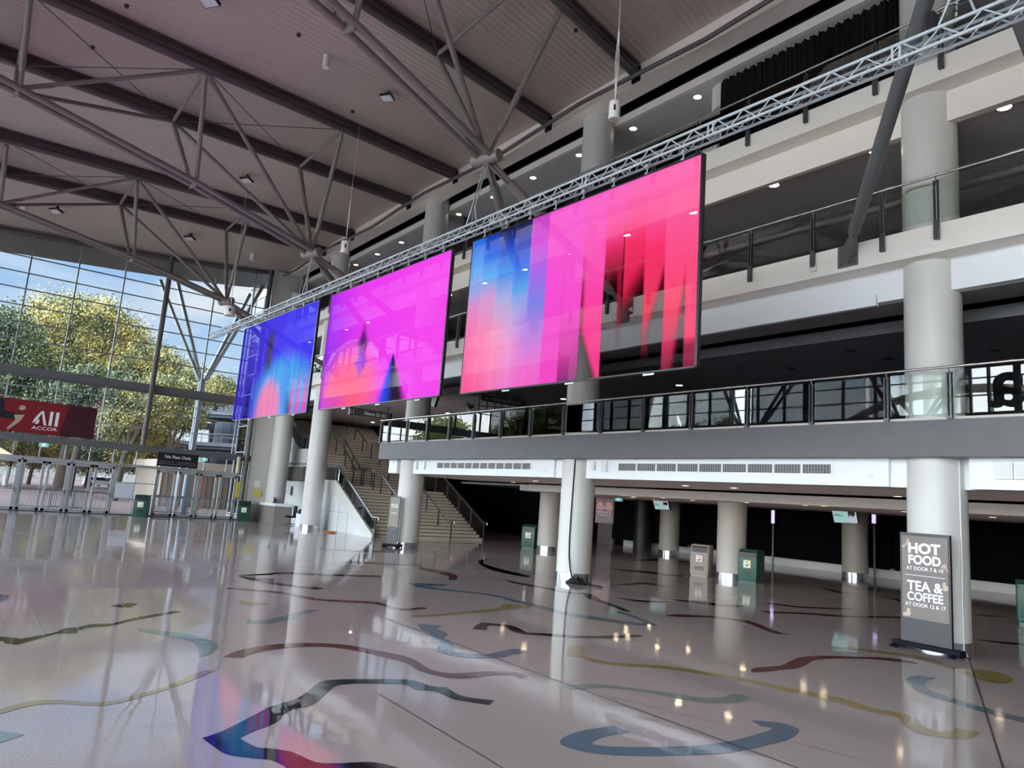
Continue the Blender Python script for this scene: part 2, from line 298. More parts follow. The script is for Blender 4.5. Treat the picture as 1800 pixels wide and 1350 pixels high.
SQ.append(('yellow', cvt(C6, [(-120, 215), (0, 228), (90, 237), (0, 250), (-90, 240)])))
SQ.append(('black', [(840, 985), (858, 982), (850, 990), (880, 1000), (930, 1012), (925, 1015), (870, 1004), (845, 993)]))
SQ.append(('red', [(730, 998), (760, 1000), (800, 1010), (802, 1019), (788, 1020), (786, 1012), (750, 1004)]))
SQ.append(('black', [(560, 962), (620, 966), (700, 970), (700, 972), (620, 969), (560, 965)]))
SQ.append(('red', [(600, 985), (680, 990), (740, 992), (740, 994), (680, 993), (600, 988)]))
SQ.append(('black', [(1070, 1000), (1130, 1004), (1200, 1012), (1200, 1014), (1130, 1007)]))
SQ.append(('black', [(1450, 1010), (1500, 1030), (1560, 1040), (1500, 1034)]))
SQ.append(('navy', [(1100, 985), (1160, 982), (1220, 988), (1160, 986)]))
for nm, P in SQ:
    q = cr_smooth([atz(*p) for p in P], True, 3)
    mb = MB(); z0 = .003
    mb.add([(p.x, p.y, z0) for p in q], [tuple(range(len(q)))])
    part('floor_inlay', mb, M['terrazzo_'+nm], floor)
def strip(a, b, w, mt, nm='floor_joint'):
    a = Vector((a[0], a[1], .0045)); b = Vector((b[0], b[1], .0045)); d = (b-a).normalized(); r = Vector((d.y, -d.x, 0))*w/2
    mb = MB(); mb.quad(a-r, b-r, b+r, a+r); part(nm, mb, mt, floor)
strip((-15.6, 6.45), (5, 6.56), .018, jl); strip((-30, 15.2), (8, 15.25), .02, jl); strip((-5.76, 15.29), (-1.0, 3.9), .022, jl)
strip((-7.5, 4.1), (-4.6, 4.0), .012, jl); strip((-9, 12.2), (-1.7, 9.6), .008, jl); strip((-6.4, 6.6), (-3.6, 7.4), .008, jl)
for k in range(14):
    y = .4+k*.44
    strip((-24+.7*(k % 3), y), (-12.6+.5*(k % 4), y), .010, jw)
for k in range(8): strip((-14-1.3*k, .3), (-14-1.3*k, 6.3), .006, jw)
# ================================================================== GALLERY
YF = 14.8
X0, X1 = -44.6, 16.0
def slabprof(name, prof, mt, x0=X0, x1=X1):
    mb = MB(); mb.prism([(x0, y, z) for y, z in prof], (x1-x0, 0, 0)); return struct(name, mb, mt)
# L1: dark fascia, ends over the stair
L1X = -29.15
slabprof('trim_1', [(YF, 3.66), (YF, 4.37), (15.3, 4.37), (15.3, 3.66)], fasc, L1X)
mb = MB(); mb.box((L1X, 15.3, 4.15), (X1, 36, 4.37)); struct('floor_upper_level_1', mb, mat('upper_floor', (.12, .1, .09), .4))
slabprof('trim_2', [(YF+.02, 4.37), (YF+.02, 4.42), (15.0, 4.42), (15.0, 4.37)], mat('kerb_stone', (.6, .55, .5), .5), L1X)
# white bulkhead below it, with gaps at the columns
CX = [-6.35-10.49*i for i in range(-2, 4)]   # 14.6 4.1 -6.35 -16.84 -27.33 -37.82
for i, cx in enumerate(CX[:-1]):
    a = max(CX[i+1]+.75, L1X) if i+1 < len(CX) else L1X; b = min(cx-.75, X1)
    if i == 4: continue
    lo = 3.08
    mb = MB(); mb.box((a+.0, 15.25, lo), (b+.25 if i == 0 else b+.55, 15.55, 3.66)); mb.box((a+.0, 15.15, lo), (b, 15.25, 3.66)); struct('trim_%d' % (3+i), mb, white)
mb = MB(); mb.box((-28.75, 15.15, 3.08), (-28.0, 15.55, 3.66)); struct('trim_9', mb, white)
mb = MB(); mb.box((-28.75, 15.5, 3.08), (X1, 15.7, 4.15)); struct('trim_10', mb, white)
# ground ceilings
mb = MB(); mb.box((-28.6, 15.55, 3.08), (X1, 19.6, 3.2)); struct('ceiling_ground_front', mb, ceilg)
lip = []
for k in range(13):
    a = math.pi*(.5+k/12); lip.append((-26.6+1.9*math.cos(a), 23.4+1.9*math.sin(a)))
pts = [(X1, 21.5)]+[(x, y) for x, y in lip if True][::1]
poly = [(X1, 21.5), (-26.6, 21.5)]
for k in range(1, 12):
    a = -math.pi/2-math.pi*k/12/1.0*.5; poly.append((-26.6+2.2*math.cos(a), 23.7+2.2*math.sin(a)))
poly += [(-28.8, 28), (X1, 28)]
mb = MB(); mb.prism([(x, y, 2.81) for x, y in poly], (0, 0, .27)); struct('ceiling_ground_rear', mb, ceilg)
mb = MB(); mb.box((-26.6, 21.42, 2.80), (X1, 21.5, 3.09)); struct('trim_43', mb, mat('lit_lip', (.9, .82, .74), .5))  # paler paint puts the light on the lip's front into its colour
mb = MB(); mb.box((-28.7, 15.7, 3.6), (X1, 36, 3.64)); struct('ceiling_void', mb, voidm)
mb = MB(); mb.box((-36.5, 24.2, 3.1), (-28.9, 36, 3.2)); struct('ceiling_ground_side', mb, mat('dim_ceiling', (.2, .19, .18), .7))
# L2, L3, L4 slabs
slabprof('trim_11', [(YF, 7.74), (YF, 8.33), (15.6, 8.33), (15.6, 7.74)], cream)
slabprof('trim_12', [(15.3, 7.06), (15.3, 7.80), (15.5, 7.80), (15.5, 7.06)], white)
slabprof('trim_13', [(YF, 11.42), (YF, 11.95), (15.6, 11.95), (15.6, 11.42)], cream)
slabprof('trim_14', [(15.3, 10.74), (15.3, 11.45), (15.5, 11.45), (15.5, 10.74)], cream)
slabprof('trim_15', [(YF, 15.26), (YF, 15.9), (15.42, 15.9), (15.42, 15.26)], mat('cream_brightened', (.95, .86, .78), .5))  # brighter copy of the cream paint, making up for weak light under the roof
slabprof('trim_16', [(15.95, 15.05), (15.95, 15.32), (16.1, 15.32), (16.1, 15.05)], M['cream_brightened'])
for k, (i, z0) in enumerate([(i, z) for i in range(1, 5) for z in (6.98, 10.66)]):
    a = CX[i+1]+1.0; b = CX[i]-1.0
    if b > 3: continue
    mb = MB(); mb.box((a, 15.2, z0), (b, 15.32, z0+.24)); struct('trim_%d' % (17+k), mb, white if z0 < 8 else cream)
XE = -52
for z, nm in ((8.33, 2), (11.95, 3), (15.9, 4)):
    mb = MB(); mb.box((XE, 15.5, z-.12), (X1, 36, z)); struct('floor_upper_level_%d' % nm, mb, mat('upper_floor', (.12, .1, .09), .4))
mb = MB(); mb.box((XE, 15.5, 7.05), (X1, 16.45, 7.2)); struct('ceiling_level_1_front', mb, mat('charcoal_front', (.30, .295, .30), .7))
mb = MB(); mb.box((XE, 17.2, 6.86), (X1, 17.3, 7.14)); struct('trim_30', mb, mat('grey_lip', (.2, .2, .21), .6))
mb = MB(); mb.box((-27, 17.3, 6.86), (X1, 36, 7.1)); struct('ceiling_level_1', mb, ceil1)
mb = MB(); mb.box((XE, 17.3, 6.86), (-27, 36, 7.1)); struct('ceiling_level_1_side', mb, ceil2)
mb = MB(); mb.box((XE, 15.5, 10.9), (X1, 36, 11.2)); struct('ceiling_level_2', mb, ceil2)
mb = MB(); mb.box((XE, 16.1, 15.05), (X1, 36, 15.3)); struct('ceiling_level_3', mb, ceil2)
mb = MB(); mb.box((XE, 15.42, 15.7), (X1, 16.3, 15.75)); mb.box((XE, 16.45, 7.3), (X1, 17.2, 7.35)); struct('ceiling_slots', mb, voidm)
mb = MB(); mb.box((XE, 36, 0), (X1, 36.3, 16.5)); struct('wall_back', mb, wall_dk)
mb = MB(); mb.box((-30, 27, 4.37), (X1, 27.15, 6.9)); mb.box((-40, 26, 8.33), (X1, 26.2, 10.9)); mb.box((-44, 25, 11.95), (X1, 25.2, 15.05)); struct('wall_upper_back', mb, wall_dk)
mb = MB(); mb.box((X1, -9, 0), (X1+.3, 36.3, 17)); struct('wall_right', mb, mat('end_wall', (.4, .38, .36), .6))
# ================================================================== ROOF
def deckz(x, y):
    main = 15.85-.148*(14.8-y); left = 14.2+.072*y+(.004*max(0, y-6)**2)
    t = min(1, max(0, (-36-x)/7.9)); t = t*t*(3-2*t)
    return main*(1-t)+min(left, 15.8)*t
xs = [X1+.5]+[14-2.5*k for k in range(19)]+[-34, -36, -38, -40, -42, -43.9]
ys = [15.4, 14.8]+[13-2*k for k in range(14)]
mb = MB(); nx = len(xs); ny = len(ys)
for x in xs:
    for y in ys: mb.v.append((x, y, deckz(max(x, -43.9), y)-(.15 if x < -48 else 0)))
for x in xs:
    for y in ys: mb.v.append((x, y, deckz(max(x, -43.9), y)+.35))
for i in range(nx-1):
    for j in range(ny-1):
        a = i*ny+j; mb.f += [(a, a+1, a+ny+1, a+ny), (a+nx*ny, a+nx*ny+ny, a+nx*ny+ny+1, a+nx*ny+1)]; mb.mi += [0, 0]
for i in range(nx-1):
    for j in (0, ny-1):
        a = i*ny+j; mb.f.append((a, a+ny, a+ny+nx*ny, a+nx*ny)); mb.mi.append(0)
for j in range(ny-1):
    for i in (0, nx-1):
        a = i*ny+j; mb.f.append((a, a+1, a+1+nx*ny, a+nx*ny)); mb.mi.append(0)
rm = mat('corrugated_deck', (.52, .425, .385), .6)
t = rm.node_tree; b = t.nodes['Principled BSDF']
a_ = t.nodes.new('ShaderNodeTexCoord'); mpp = t.nodes.new('ShaderNodeMapping'); mpp.inputs['Rotation'].default_value = (0, 0, -math.radians(18.7)); t.links.new(a_.outputs['Object'], mpp.inputs[0])
wv = t.nodes.new('ShaderNodeTexWave'); wv.wave_type = 'BANDS'; wv.bands_direction = 'X'; wv.inputs['Scale'].default_value = 1.6; t.links.new(mpp.outputs[0], wv.inputs[0])
bb = t.nodes.new('ShaderNodeBump'); bb.inputs['Strength'].default_value = .5; bb.inputs['Distance'].default_value = .04; t.links.new(wv.outputs[1], bb.inputs['Height']); t.links.new(bb.outputs[0], b.inputs['Normal'])
struct('ceiling', mb, rm)
mb = MB()
for k in range(12):
    ya = 15.2-2.2*k; yb = ya-2.2
    P = [(-43.95, ya, deckz(-43.9, ya)), (-49, ya, deckz(-43.9, ya)-.15), (-49, yb, deckz(-43.9, yb)-.15), (-43.95, yb, deckz(-43.9, yb))]; mb.prism(P, (0, 0, .3))
struct('ceiling_overhang', mb, mat('soffit_grey', (.13, .145, .15), .6))
mb = MB(); mb.box((XE, 14.8, 15.9), (X1+.5, 36.4, 17)); struct('ceiling_gallery_roof', mb, rm)
# roof beams
AX = Vector((-.3205, .9472)); PX = {1: -38.4, 2: -34.68, 3: -28.65, 4: -24.68, 5: -18.63, 6: -14.44, 7: -8.3, 8: -4.3}
def bp(i, s, dz=0):
    x = PX[i]+(.3205*s); y = 14.8-.9472*s
    return Vector((x, y, deckz(x, y)+dz))
BN = {1: 'next to the glass end wall', 2: 'second from the glass end wall', 3: 'third from the glass end wall', 4: 'fourth from the glass end wall', 5: 'fifth from the glass end wall', 6: 'sixth from the glass end wall, over the pink screen', 7: 'passing high over the viewer', 8: 'beyond the others, over the balcony strut'}
for i in PX:
    e_ = thing('roof_beam', 'dark steel roof beam under the corrugated deck, '+BN[i], 'beam', bp(i, 0, -.5), 'dark roof beams under the deck')
    mb = MB(); n = 14
    for k in range(n):
        mb.obox(bp(i, .1+k*25/n, -.27), bp(i, .1+(k+1)*25/n, -.27), .26, .06)
        mb.obox(bp(i, .1+k*25/n, -.02), bp(i, .1+(k+1)*25/n, -.02), .26, .05)
        mb.obox(bp(i, .1+k*25/n, -.15), bp(i, .1+(k+1)*25/n, -.15), .06, .26)
    part('beam', mb, steeld, e_)
    mb = MB()
    for k in range(n): mb.tube(bp(i, .3+k*25/n, -.36), bp(i, .3+(k+1)*25/n, -.36), .12, 10)
    part('bottom_tube', mb, steeld, e_, True)
    x = PX[i]; mb = MB(); mb.box((x-.16, YF-.06, 15.28), (x+.16, YF, 15.78)); mb.prism([(x-.03, YF-.06, 15.3), (x-.03, YF-.45, 15.5), (x-.03, YF-.45, 15.62), (x-.03, YF-.06, 15.7)], (.06, 0, 0))
    part('wall_bracket', mb, blackm, e_)
# head beam along the glass wall
# tree trusses
HUB = {'A': (-3.43, 9.72, 11.2), 'B': (-14.82, 9.75, 11.05), 'C': (-24.72, 9.04, 10.6), 'D': (-34.52, 8.84, 10.51)}
MID = {'A': -6.3, 'B': -16.53, 'C': -26.67, 'D': -36.54}
BP = {'A': (7, 8), 'B': (5, 6), 'C': (3, 4), 'D': (1, 2)}
LAB = {'A': 'grey tubular tree truss whose two legs land beside the tall right column', 'B': 'grey tubular tree truss with its hub above the large pink and red screen', 'C': 'grey tubular tree truss with its hub above the magenta screen', 'D': 'grey tubular tree truss with its hub beside the glass end wall'}
LEG = {'A': (-7.75, -3.45), 'B': (-18.6, -14.35), 'C': (-28.8, -24.6), 'D': (-38.9, -34.6)}
for h, hp in HUB.items():
    hp = Vector(hp); e_ = thing('tree_truss', LAB[h], 'roof truss', hp)
    ax = Vector((AX.y, -AX.x, 0))          # across the truss
    mb = MB(); mb.tube(hp-ax*.42, hp+ax*.42, .17, 20); part('hub', mb, steel, e_, True)
    s0 = 6.2; cs = []
    for s, z in ((10.9, 11.25), (15.9, 11.65), (20.9, 12.0), (24, 12.1)):
        if h == 'B': z += .45; s -= .6
        if h == 'A': z += .5
        if h == 'D': z -= .15
        cs.append(Vector((MID[h]+.3205*s, 14.8-.9472*s, z)))
    if h == 'A': cs = [c+Vector((.9, 0, 0)) for c in cs]
    for sg in (-1, 1):
        mb = MB(); o = ax*.17*sg; mb.path([hp+ax*.2*sg]+[c+o for c in cs], .085, 12); part('bottom_chord', mb, steel, e_, True)
    def strut(a, b, r=.075, nm='strut'):
        a = Vector(a); b = Vector(b); d = (b-a).normalized(); Ln = (b-a).length
        mb = MB(); mb.tube(a+d*min(.75, Ln*.2), b-d*.12, r, 10); mb.obox(a+d*.1, a+d*min(.8, Ln*.22), .13, .03); mb.obox(a+d*.1, a+d*min(.8, Ln*.22), .03, .13); mb.obox(b-d*.2, b, .09, .03)
        part(nm, mb, steel, e_, True)
    ss = (6.3, 11.5, 16.0, 21)
    if h == 'B': ss = (6.14, 10.9, 15.6, 20.5)
    for q, i in enumerate(BP[h]):
        n1, n2, n3, n4 = [bp(i, s, -.42) for s in ss]
        if h == 'B' and q == 1: n1 = bp(i, 4.6, -.42)
        strut(hp, n1, .085); strut(hp, n2, .07)
        o = ax*(.15 if q else -.15)
        strut(cs[0]+o, n2, .075); strut(cs[1]+o, n2, .06); strut(cs[1]+o, n3, .075); strut(cs[2]+o, n3, .06); strut(cs[2]+o, n4, .07)
        mb = MB()
        mb.tube(bp(BP[h][0], ss[0], -.4), bp(BP[h][1], ss[1], -.4), .015, 6) if q else mb.tube(bp(BP[h][1], ss[0], -.4), bp(BP[h][0], ss[1], -.4), .015, 6)
        mb.tube(bp(BP[h][q], ss[1], -.4), bp(BP[h][1-q], ss[2], -.4), .015, 6)
        part('tie_rod', mb, steeld, e_)
    for k in range(3):
        mb = MB(); mb.tube(bp(BP[h][0], ss[k], -.42), bp(BP[h][1], ss[k], -.42), .06, 10); part('cross_tube', mb, steel, e_, True)
        c = cs[k]; mb = MB(); mb.obox(c-ax*.17, c+ax*.17, .05, .3); part('chord_plate', mb, steel, e_)
    for lx in LEG[h]:
        f = Vector((lx, YF-.08, 8.05)); d = (f-hp).normalized(); a = f-d*.75
        mb = MB(); mb.tube(hp+d*.9, a, .13, 16); mb.tube(a, a+d*.22, .13, 16, .05); mb.obox(hp+d*.1, hp+d*1.0, .2, .05); mb.obox(hp+d*.1, hp+d*1.0, .05, .2)
        lg = part('leg', mb, steel if h != 'A' else mat('grey_strut', (.115, .118, .122), .4), e_, True)
        mb = MB(); mb.box((lx-.22, YF-.04, 7.83), (lx+.22, YF, 8.32)); mb.tube((lx, YF-.03, 8.04), a-d*.05, .2, 4, .05)
        mb.obox(a+d*.1, (lx, YF-.1, 8.02), .12, .05)
        for bx in (-.15, .15):
            for bz in (7.9, 8.24): mb.tube((lx+bx, YF-.075, bz), (lx+bx, YF, bz), .03, 8)
        part('foot_plate', mb, fasc, lg, label='bolted steel foot plate')
# edge tube
pts = [(x, 14.35+.0*x, 15.15+.12*math.cos((x+16.5)*2*math.pi/10.2)) for x in [-44+2.5*k for k in range(24)]]
mb = MB(); mb.path(pts, .07, 10); single('edge_tube', mb, steeld, 'long dark tube along the roof edge in front of the top fascia', 'roof tube', smooth=True)
# ================================================================== COLUMNS
def column(x, y, r, z1, label, mt=colm, base=True, grp=None, zc=None):
    e_ = thing('column', label, 'column', (x, y, 0), grp)
    mb = MB(); mb.lathe([(r, 0), (r, z1)], (x, y, 0), 48); mb.cur = 1
    part('shaft', mb, mt, e_, True)
    if base:
        mb = MB(); mb.lathe([(r+.004, 0), (r+.012, .0), (r+.012, .22), (r, .225)], (x, y, 0), 48); part('base_band', mb, mat('steel_band', (.5, .52, .54), .18, metal=.9), e_, True)
    return e_
CL = {4.11: 'tall pale round column out past the tall sign column', -6.35: 'tall pale round column behind the hot food sign', -16.84: 'tall pale round column with a black cable down its side', -27.33: 'tall pale round column beside the pizza sign at the stair foot', -37.82: 'tall pale round column in front of the white tiled stair wall'}
for cx in CX[1:]:
    k = min(CL, key=lambda q: abs(q-cx)); column(cx, 15.55, .53, 15.9, CL[k])
for (x, y), l in {(-16.75, 23.4): 'round column between the tan and green bins under the balcony', (-27.5, 23.6): 'round column between the green and tan bins near the stairs', (-6.3, 23.4): 'round column under the balcony hidden by the sign column'}.items():
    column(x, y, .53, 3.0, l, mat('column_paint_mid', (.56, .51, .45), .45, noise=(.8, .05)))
for (x, y), l in {(-16.95, 32.9): 'shaded round column below the tilted screen, by the black drapes', (-26.9, 31.9): 'shaded round column with a tilted screen, facing the poster', (-30.4, 33.6): 'black round column between the poster and exit sign'}.items():
    column(x, y, .55, 3.0, l, colf if x > -29 else mat('column_black', (.012, .012, .012), .5), x > -29)  # near-black finish on the column beside the poster
column(-43.05, 15.35, .55, 14, 'pale round column beside the glass end wall and reception desk')
mb = MB(); mb.box((-43.95, 13.75, 0), (-43.6, 15.35, 15.3)); mb.box((-45, 15.3, 3.6), (-43.6, 15.6, 15.3)); struct('wall_pier', mb, colm)
# ================================================================== BALUSTRADES
def balustrade(x0, x1, zf, xsn, label, glassz=(.08, .93), low=.35, dark=False):
    y = YF-.05; e_ = thing('balustrade', label, 'balustrade', (x0, y, zf))
    mb = MB(); mb.tube((x0, y-.02, zf+1.0), (x1, y-.02, zf+1.0), .027, 12); part('handrail', mb, rails, e_, True)
    pm = None
    for x in xsn:
        mb = MB()
        for dx in (-.045, .02): mb.box((x+dx, y-.04, zf-low), (x+dx+.022, y+.03, zf+.9))
        mb.box((x-.05, y-.05, zf-low), (x+.05, y-.035, zf+.05))
        mb.tube((x, y, zf+.86), (x, y-.02, zf+.985), .012, 6); mb.box((x-.06, y-.0, zf+.88), (x+.06, y+.012, zf+.9))
        part('post', mb, post, e_)
    for a, b in zip(xsn, xsn[1:]):
        lo, hi = min(a, b), max(a, b)
        mb = MB(); mb.box((lo+.07, y+.02, zf+glassz[0]), (hi-.07, y+.03, zf+glassz[1])); part('glass_panel', mb, gbal, e_)
    return e_
xs1 = [-4.1+1.62*k for k in range(5, 0, -1)]+[-4.1, -5.75, -6.93]+[-8.56-1.65*k for k in range(12)]
xs1 = [x for x in xs1 if x > -28.5]+[-28.3, -29.05]
balustrade(-29.1, 5, 4.37, xs1, 'long glass balustrade on the dark first floor edge, above the air vents', low=0)
xs2 = [-4.3+1.65*k for k in range(5, 0, -1)]+[-4.3, -5.91, -6.98, -8.55, -10.2, -11.88]+[-13.5-1.65*k for k in range(18)]
balustrade(-43.5, 5, 8.33, xs2, 'glass balustrade on the middle white gallery, level with the screens')
xs3 = [-4.2+1.65*k for k in range(5, 0, -1)]+[-4.2, -5.75, -7.1, -8.75, -10.35, -11.95, -13.55]+[-15.2-1.65*k for k in range(17)]
balustrade(-43.5, 5, 11.98, xs3, 'glass balustrade on the top gallery, in front of the black drape')
# drape + pier
mb = MB(); n = 240; x0, x1 = -12.4, -6.95
for k in range(n+1):
    x = x0+(x1-x0)*k/n; yy = 16.25+.06*math.sin(k*.62)+.04*math.sin(k*1.7+1)
    zt = 15.02-.03*abs(math.sin(k*.31))
    mb.v += [(x, yy, 12.0), (x, yy+.02*math.sin(k), 13.5), (x, yy*1, zt)]
for k in range(n):
    a = k*3; mb.f += [(a, a+3, a+4, a+1), (a+1, a+4, a+5, a+2)]; mb.mi += [0, 0]
single('drape', mb, mat('black_velvet', (.014, .012, .014), .9, spec=.2), 'long pleated black drape hanging on the top gallery', 'curtain', smooth=True)
mb = MB(); mb.box((-12.95, 16.2, 11.95), (-12.42, 16.9, 13.9)); struct('wall_stub', mb, cream)
mb = MB(); mb.lathe([(.001, 0), (.42, 0), (.45, .05), (.45, .8)], (-12.5, 16.75, 14.3), 32); struct('trim_31', mb, ceil2)
mb = MB(); mb.tube((X0, 16.9, 9.95), (X1, 16.9, 9.95), .09, 10); single('duct_pipe', mb, steeld, 'long grey pipe behind the middle gallery balustrade', 'pipe', smooth=True)
# ================================================================== DOWNLIGHTS
ORD = ['first', 'second', 'third', 'fourth', 'fifth', 'sixth', 'seventh', 'eighth', 'ninth', 'tenth', 'eleventh', 'twelfth', 'thirteenth', 'fourteenth', 'fifteenth']
def downlight(x, y, z, label, group, mt=glow, r=.12, lit=True):
    e_ = thing('downlight', label, 'downlight', (x, y, z), group)
    mb = MB(); mb.lathe([(r+.045, 0), (r+.045, -.012), (r, -.015), (r, .0)], (x, y, z), 20); part('ring', mb, ring if lit else offl, e_, True)
    mb = MB(); mb.add([(x+r*math.cos(i*math.pi/8), y+r*math.sin(i*math.pi/8), z-.008) for i in range(16)], [tuple(range(16))]); part('lens', mb, mt if lit else offl, e_)
for k in range(11): downlight(-13.4-2.7*k, 16.45, 15.05, 'lit downlight in the top gallery ceiling, %s along from the black drape' % ORD[k], 'lit downlights over the top gallery')
for k in range(15): downlight(-5.0-2.63*k, 15.8, 10.9, 'lit downlight over the middle gallery, %s in the row that starts past the sign column' % ORD[k], 'lit downlights over the middle gallery', r=.13)
for k in range(6): downlight(-18.5-5.2*k if k else -17.0, 20.4+.3*k, 6.86, 'lit downlight in the charcoal ceiling, %s along from the cable column toward the stairs' % ORD[k], 'lit downlights over the bar level')
ORD = ['first', 'second', 'third', 'fourth', 'fifth', 'sixth', 'seventh', 'eighth', 'ninth', 'tenth', 'eleventh', 'twelfth', 'thirteenth', 'fourteenth', 'fifteenth']
UN = [(1495, 616), (1390, 648), (1563, 630), (1275, 575), (1350, 571), (1475, 597), (1750, 615), (1680, 620)]
for i, (px, py) in enumerate(UN):
    p = atz(px, py, 6.86); 
    if p.y > 32 or p.y < 18 or p.x < -40: continue
    downlight(p.x, p.y, 6.86, 'unlit round fitting in the charcoal ceiling, %s of those between screen and sign column' % ORD[i], 'unlit fittings in the charcoal ceiling', lit=False, r=.1)
for k, (px, py) in enumerate([(1205, 853), (1578, 872), (941, 845), (902, 847), (1290, 857), (1020, 850)]):
    p = atz(px, py, 3.08); downlight(p.x, min(p.y, 19.3), 3.08, 'warm downlight in the taupe strip close behind the air vents, %s' % ('over the tan bin', 'beside the sign column', 'over the far green bin', 'over the stair foot', 'over the right green bin', 'beside the cable column')[k], 'warm downlights behind the vents', gloww, .1)
for k, (px, py) in enumerate([(1218, 879), (1298, 884), (1312, 883), (1415, 888), (1448, 889), (1095, 871), (1115, 873), (1111, 874), (1165, 875), (1590, 899), (1745, 909), (1150, 878)]):
    p = atz(px, py, 2.81)
    if p.y > 27.7 or p.x < -28: p = CAM+(p-CAM)*(random.uniform(24, 27)/p.y); p.z = 2.81
    if p.x < -28: continue
    downlight(p.x, p.y, 2.816, 'warm downlight in the low taupe ceiling behind the dark slot, %s of the scattered twelve' % ORD[k], 'warm downlights over the ground foyer', gloww, .1)
for x, y in ((-30.5, 27), (-32, 29.5), (-34, 27.6), (-32.5, 31)): downlight(x, y, 3.1, 'lit downlight in the dark ceiling behind the stair flank, %s back from the foyer' % ORD[int((y-26)//1.5)], 'downlights behind the stair', glow, .1)
# ================================================================== AIR VENTS + plates on bulkhead
def vent(x0, x1, n, label):
    y = 15.15; e_ = thing('air_vent', label, 'air vent', (x0, y, 3.33))
    mb = MB(); mb.box((x0-.06, y-.02, 3.30), (x1+.06, y, 3.33)); mb.box((x0-.06, y-.02, 3.53), (x1+.06, y, 3.56))
    w = (x1-x0)/n
    for k in range(n+1): mb.box((x0+k*w-.025, y-.02, 3.33), (x0+k*w+.025, y, 3.53))
    part('frame', mb, white, e_)
    mb = MB(); mb.box((x0, y-.006, 3.33), (x1, y, 3.53)); part('backing', mb, mat('vent_dark', (.06, .055, .05), .6), e_)
    mb = MB()
    q = int((x1-x0)/.07)
    for k in range(q): mb.box((x0+k*(x1-x0)/q, y-.014, 3.33), (x0+k*(x1-x0)/q+.018, y-.006, 3.53))
    for k in range(4): mb.box((x0, y-.014, 3.36+k*.045), (x1, y-.006, 3.373+k*.045))
    part('grille', mb, mat('vent_grille', (.35, .35, .33), .5), e_)
vent(-24.7, -18.75, 12, 'white slotted air vent strip between the stair column and the cable column')
vent(-14.75, -8.3, 9, 'white slotted air vent strip between the cable column and the sign column')
def plate(px, py, w, h, label, cat='wall box', d=.08, nm='wall_box', y=15.15):
    p = aty(px, py, y); e_ = thing(nm, label, cat, (p.x, y, p.z-h/2))
    mb = MB(); mb.box((p.x-w/2, y-d, p.z-h/2), (p.x+w/2, y, p.z+h/2)); part('case', mb, white, e_, bev=.01)
    mb = MB(); mb.box((p.x-w/2+.03, y-d-.012, p.z-h/2+.03), (p.x+w/2-.03, y-d, p.z+h/2-.03)); part('cover', mb, mat('box_cover', (.72, .71, .66), .4), e_)
plate(1044, 819, .18, .26, 'small cream box on the white bulkhead beside the cable column'); plate(1064, 820, .22, .32, 'larger white box on the bulkhead beside the cream box')
plate(1766, 828, .3, .3, 'square white box on the bulkhead past the sign column'); plate(1798, 828, .24, .3, 'white box cut by the picture edge on the bulkhead')
plate(1530, 836, .14, .09, 'double power outlet on the bulkhead by the sign column', 'power outlet', .02, 'power_outlet'); plate(957, 827, .14, .09, 'double power outlet on the bulkhead by the cable column', 'power outlet', .02, 'power_outlet')
for k, px in enumerate((733, 747)):
    p = aty(px, 818, 15.15); mb = MB(); mb.box((p.x-.02, 15.1, p.z-.15), (p.x+.06, 15.15, p.z+.15)); mb.box((p.x-.12, 15.11, p.z-.17), (p.x+.06, 15.15, p.z-.13))
    single('wall_bracket', mb, alu, ('white metal bracket on the bulkhead next to the stair column', 'white metal bracket on the bulkhead beside the vent strip')[k], 'bracket')
# ================================================================== BLACK CURTAIN WALL ground level
def cloth(x0, x1, y0, y1, z0, z1, label, nm='curtain'):
    mb = MB(); n = int(abs(x1-x0)*4)+2
    for k in range(n+1):
        t = k/n; x = x0+(x1-x0)*t; y = y0+(y1-y0)*t+.03*math.sin(k*.9)
        mb.v += [(x, y, z0), (x, y, z1)]
    for k in range(n): mb.f.append((2*k, 2*k+2, 2*k+3, 2*k+1)); mb.mi.append(0)
    single(nm, mb, mat('black_cloth', (.004, .004, .005), .95, spec=.1), label, 'curtain', smooth=True)
cloth(-21.9, -16.1, 34.2, 34.4, .42, 2.95, 'wide black curtain panel between the two shaded columns')
cloth(-15.9, -8.0, 34.4, 34.6, .42, 2.95, 'black curtain panel behind the hot food sign')
cloth(-7.6, 6, 34.6, 34.8, .42, 2.95, 'black curtain panel past the sign column')
cloth(-27.2, -22.1, 34.1, 34.2, .42, 2.95, 'black curtain panel beside the hanging poster side column')
cloth(-33.2, -27.4, 33.8, 34.1, .4, 2.95, 'black curtain panel behind the hanging fight poster')
cloth(-47, -34.8, 33, 33, .02, 3.2, 'black sheet added for the darkness behind the stairs')  # black sheet stands in for the deep shade behind the stairs
mb = MB(); mb.box((-33.2, 34.9, 0), (X1, 35.2, .45)); struct('lit_strip_back', mb, mat('lit_floor_strip', (.75, .73, .68), .5))  # pale board in place of the lit floor beyond the curtain hems
mb = MB(); mb.box((-33.5, 33.7, 2.88), (X1, 34.9, 3.12)); struct('trim_32', mb, mat('pelmet', (.33, .3, .28), .6))
mb = MB(); mb.box((-34.7, 34, 0), (-33.3, 34.2, 3.1)); struct('wall_side_opening', mb, mat('pinkish_wall', (.2, .15, .16), .6))
ledm = mat('lilac_glow', (1, 1, 1), .5, emit=(.62, .5, .95), es=1.2)
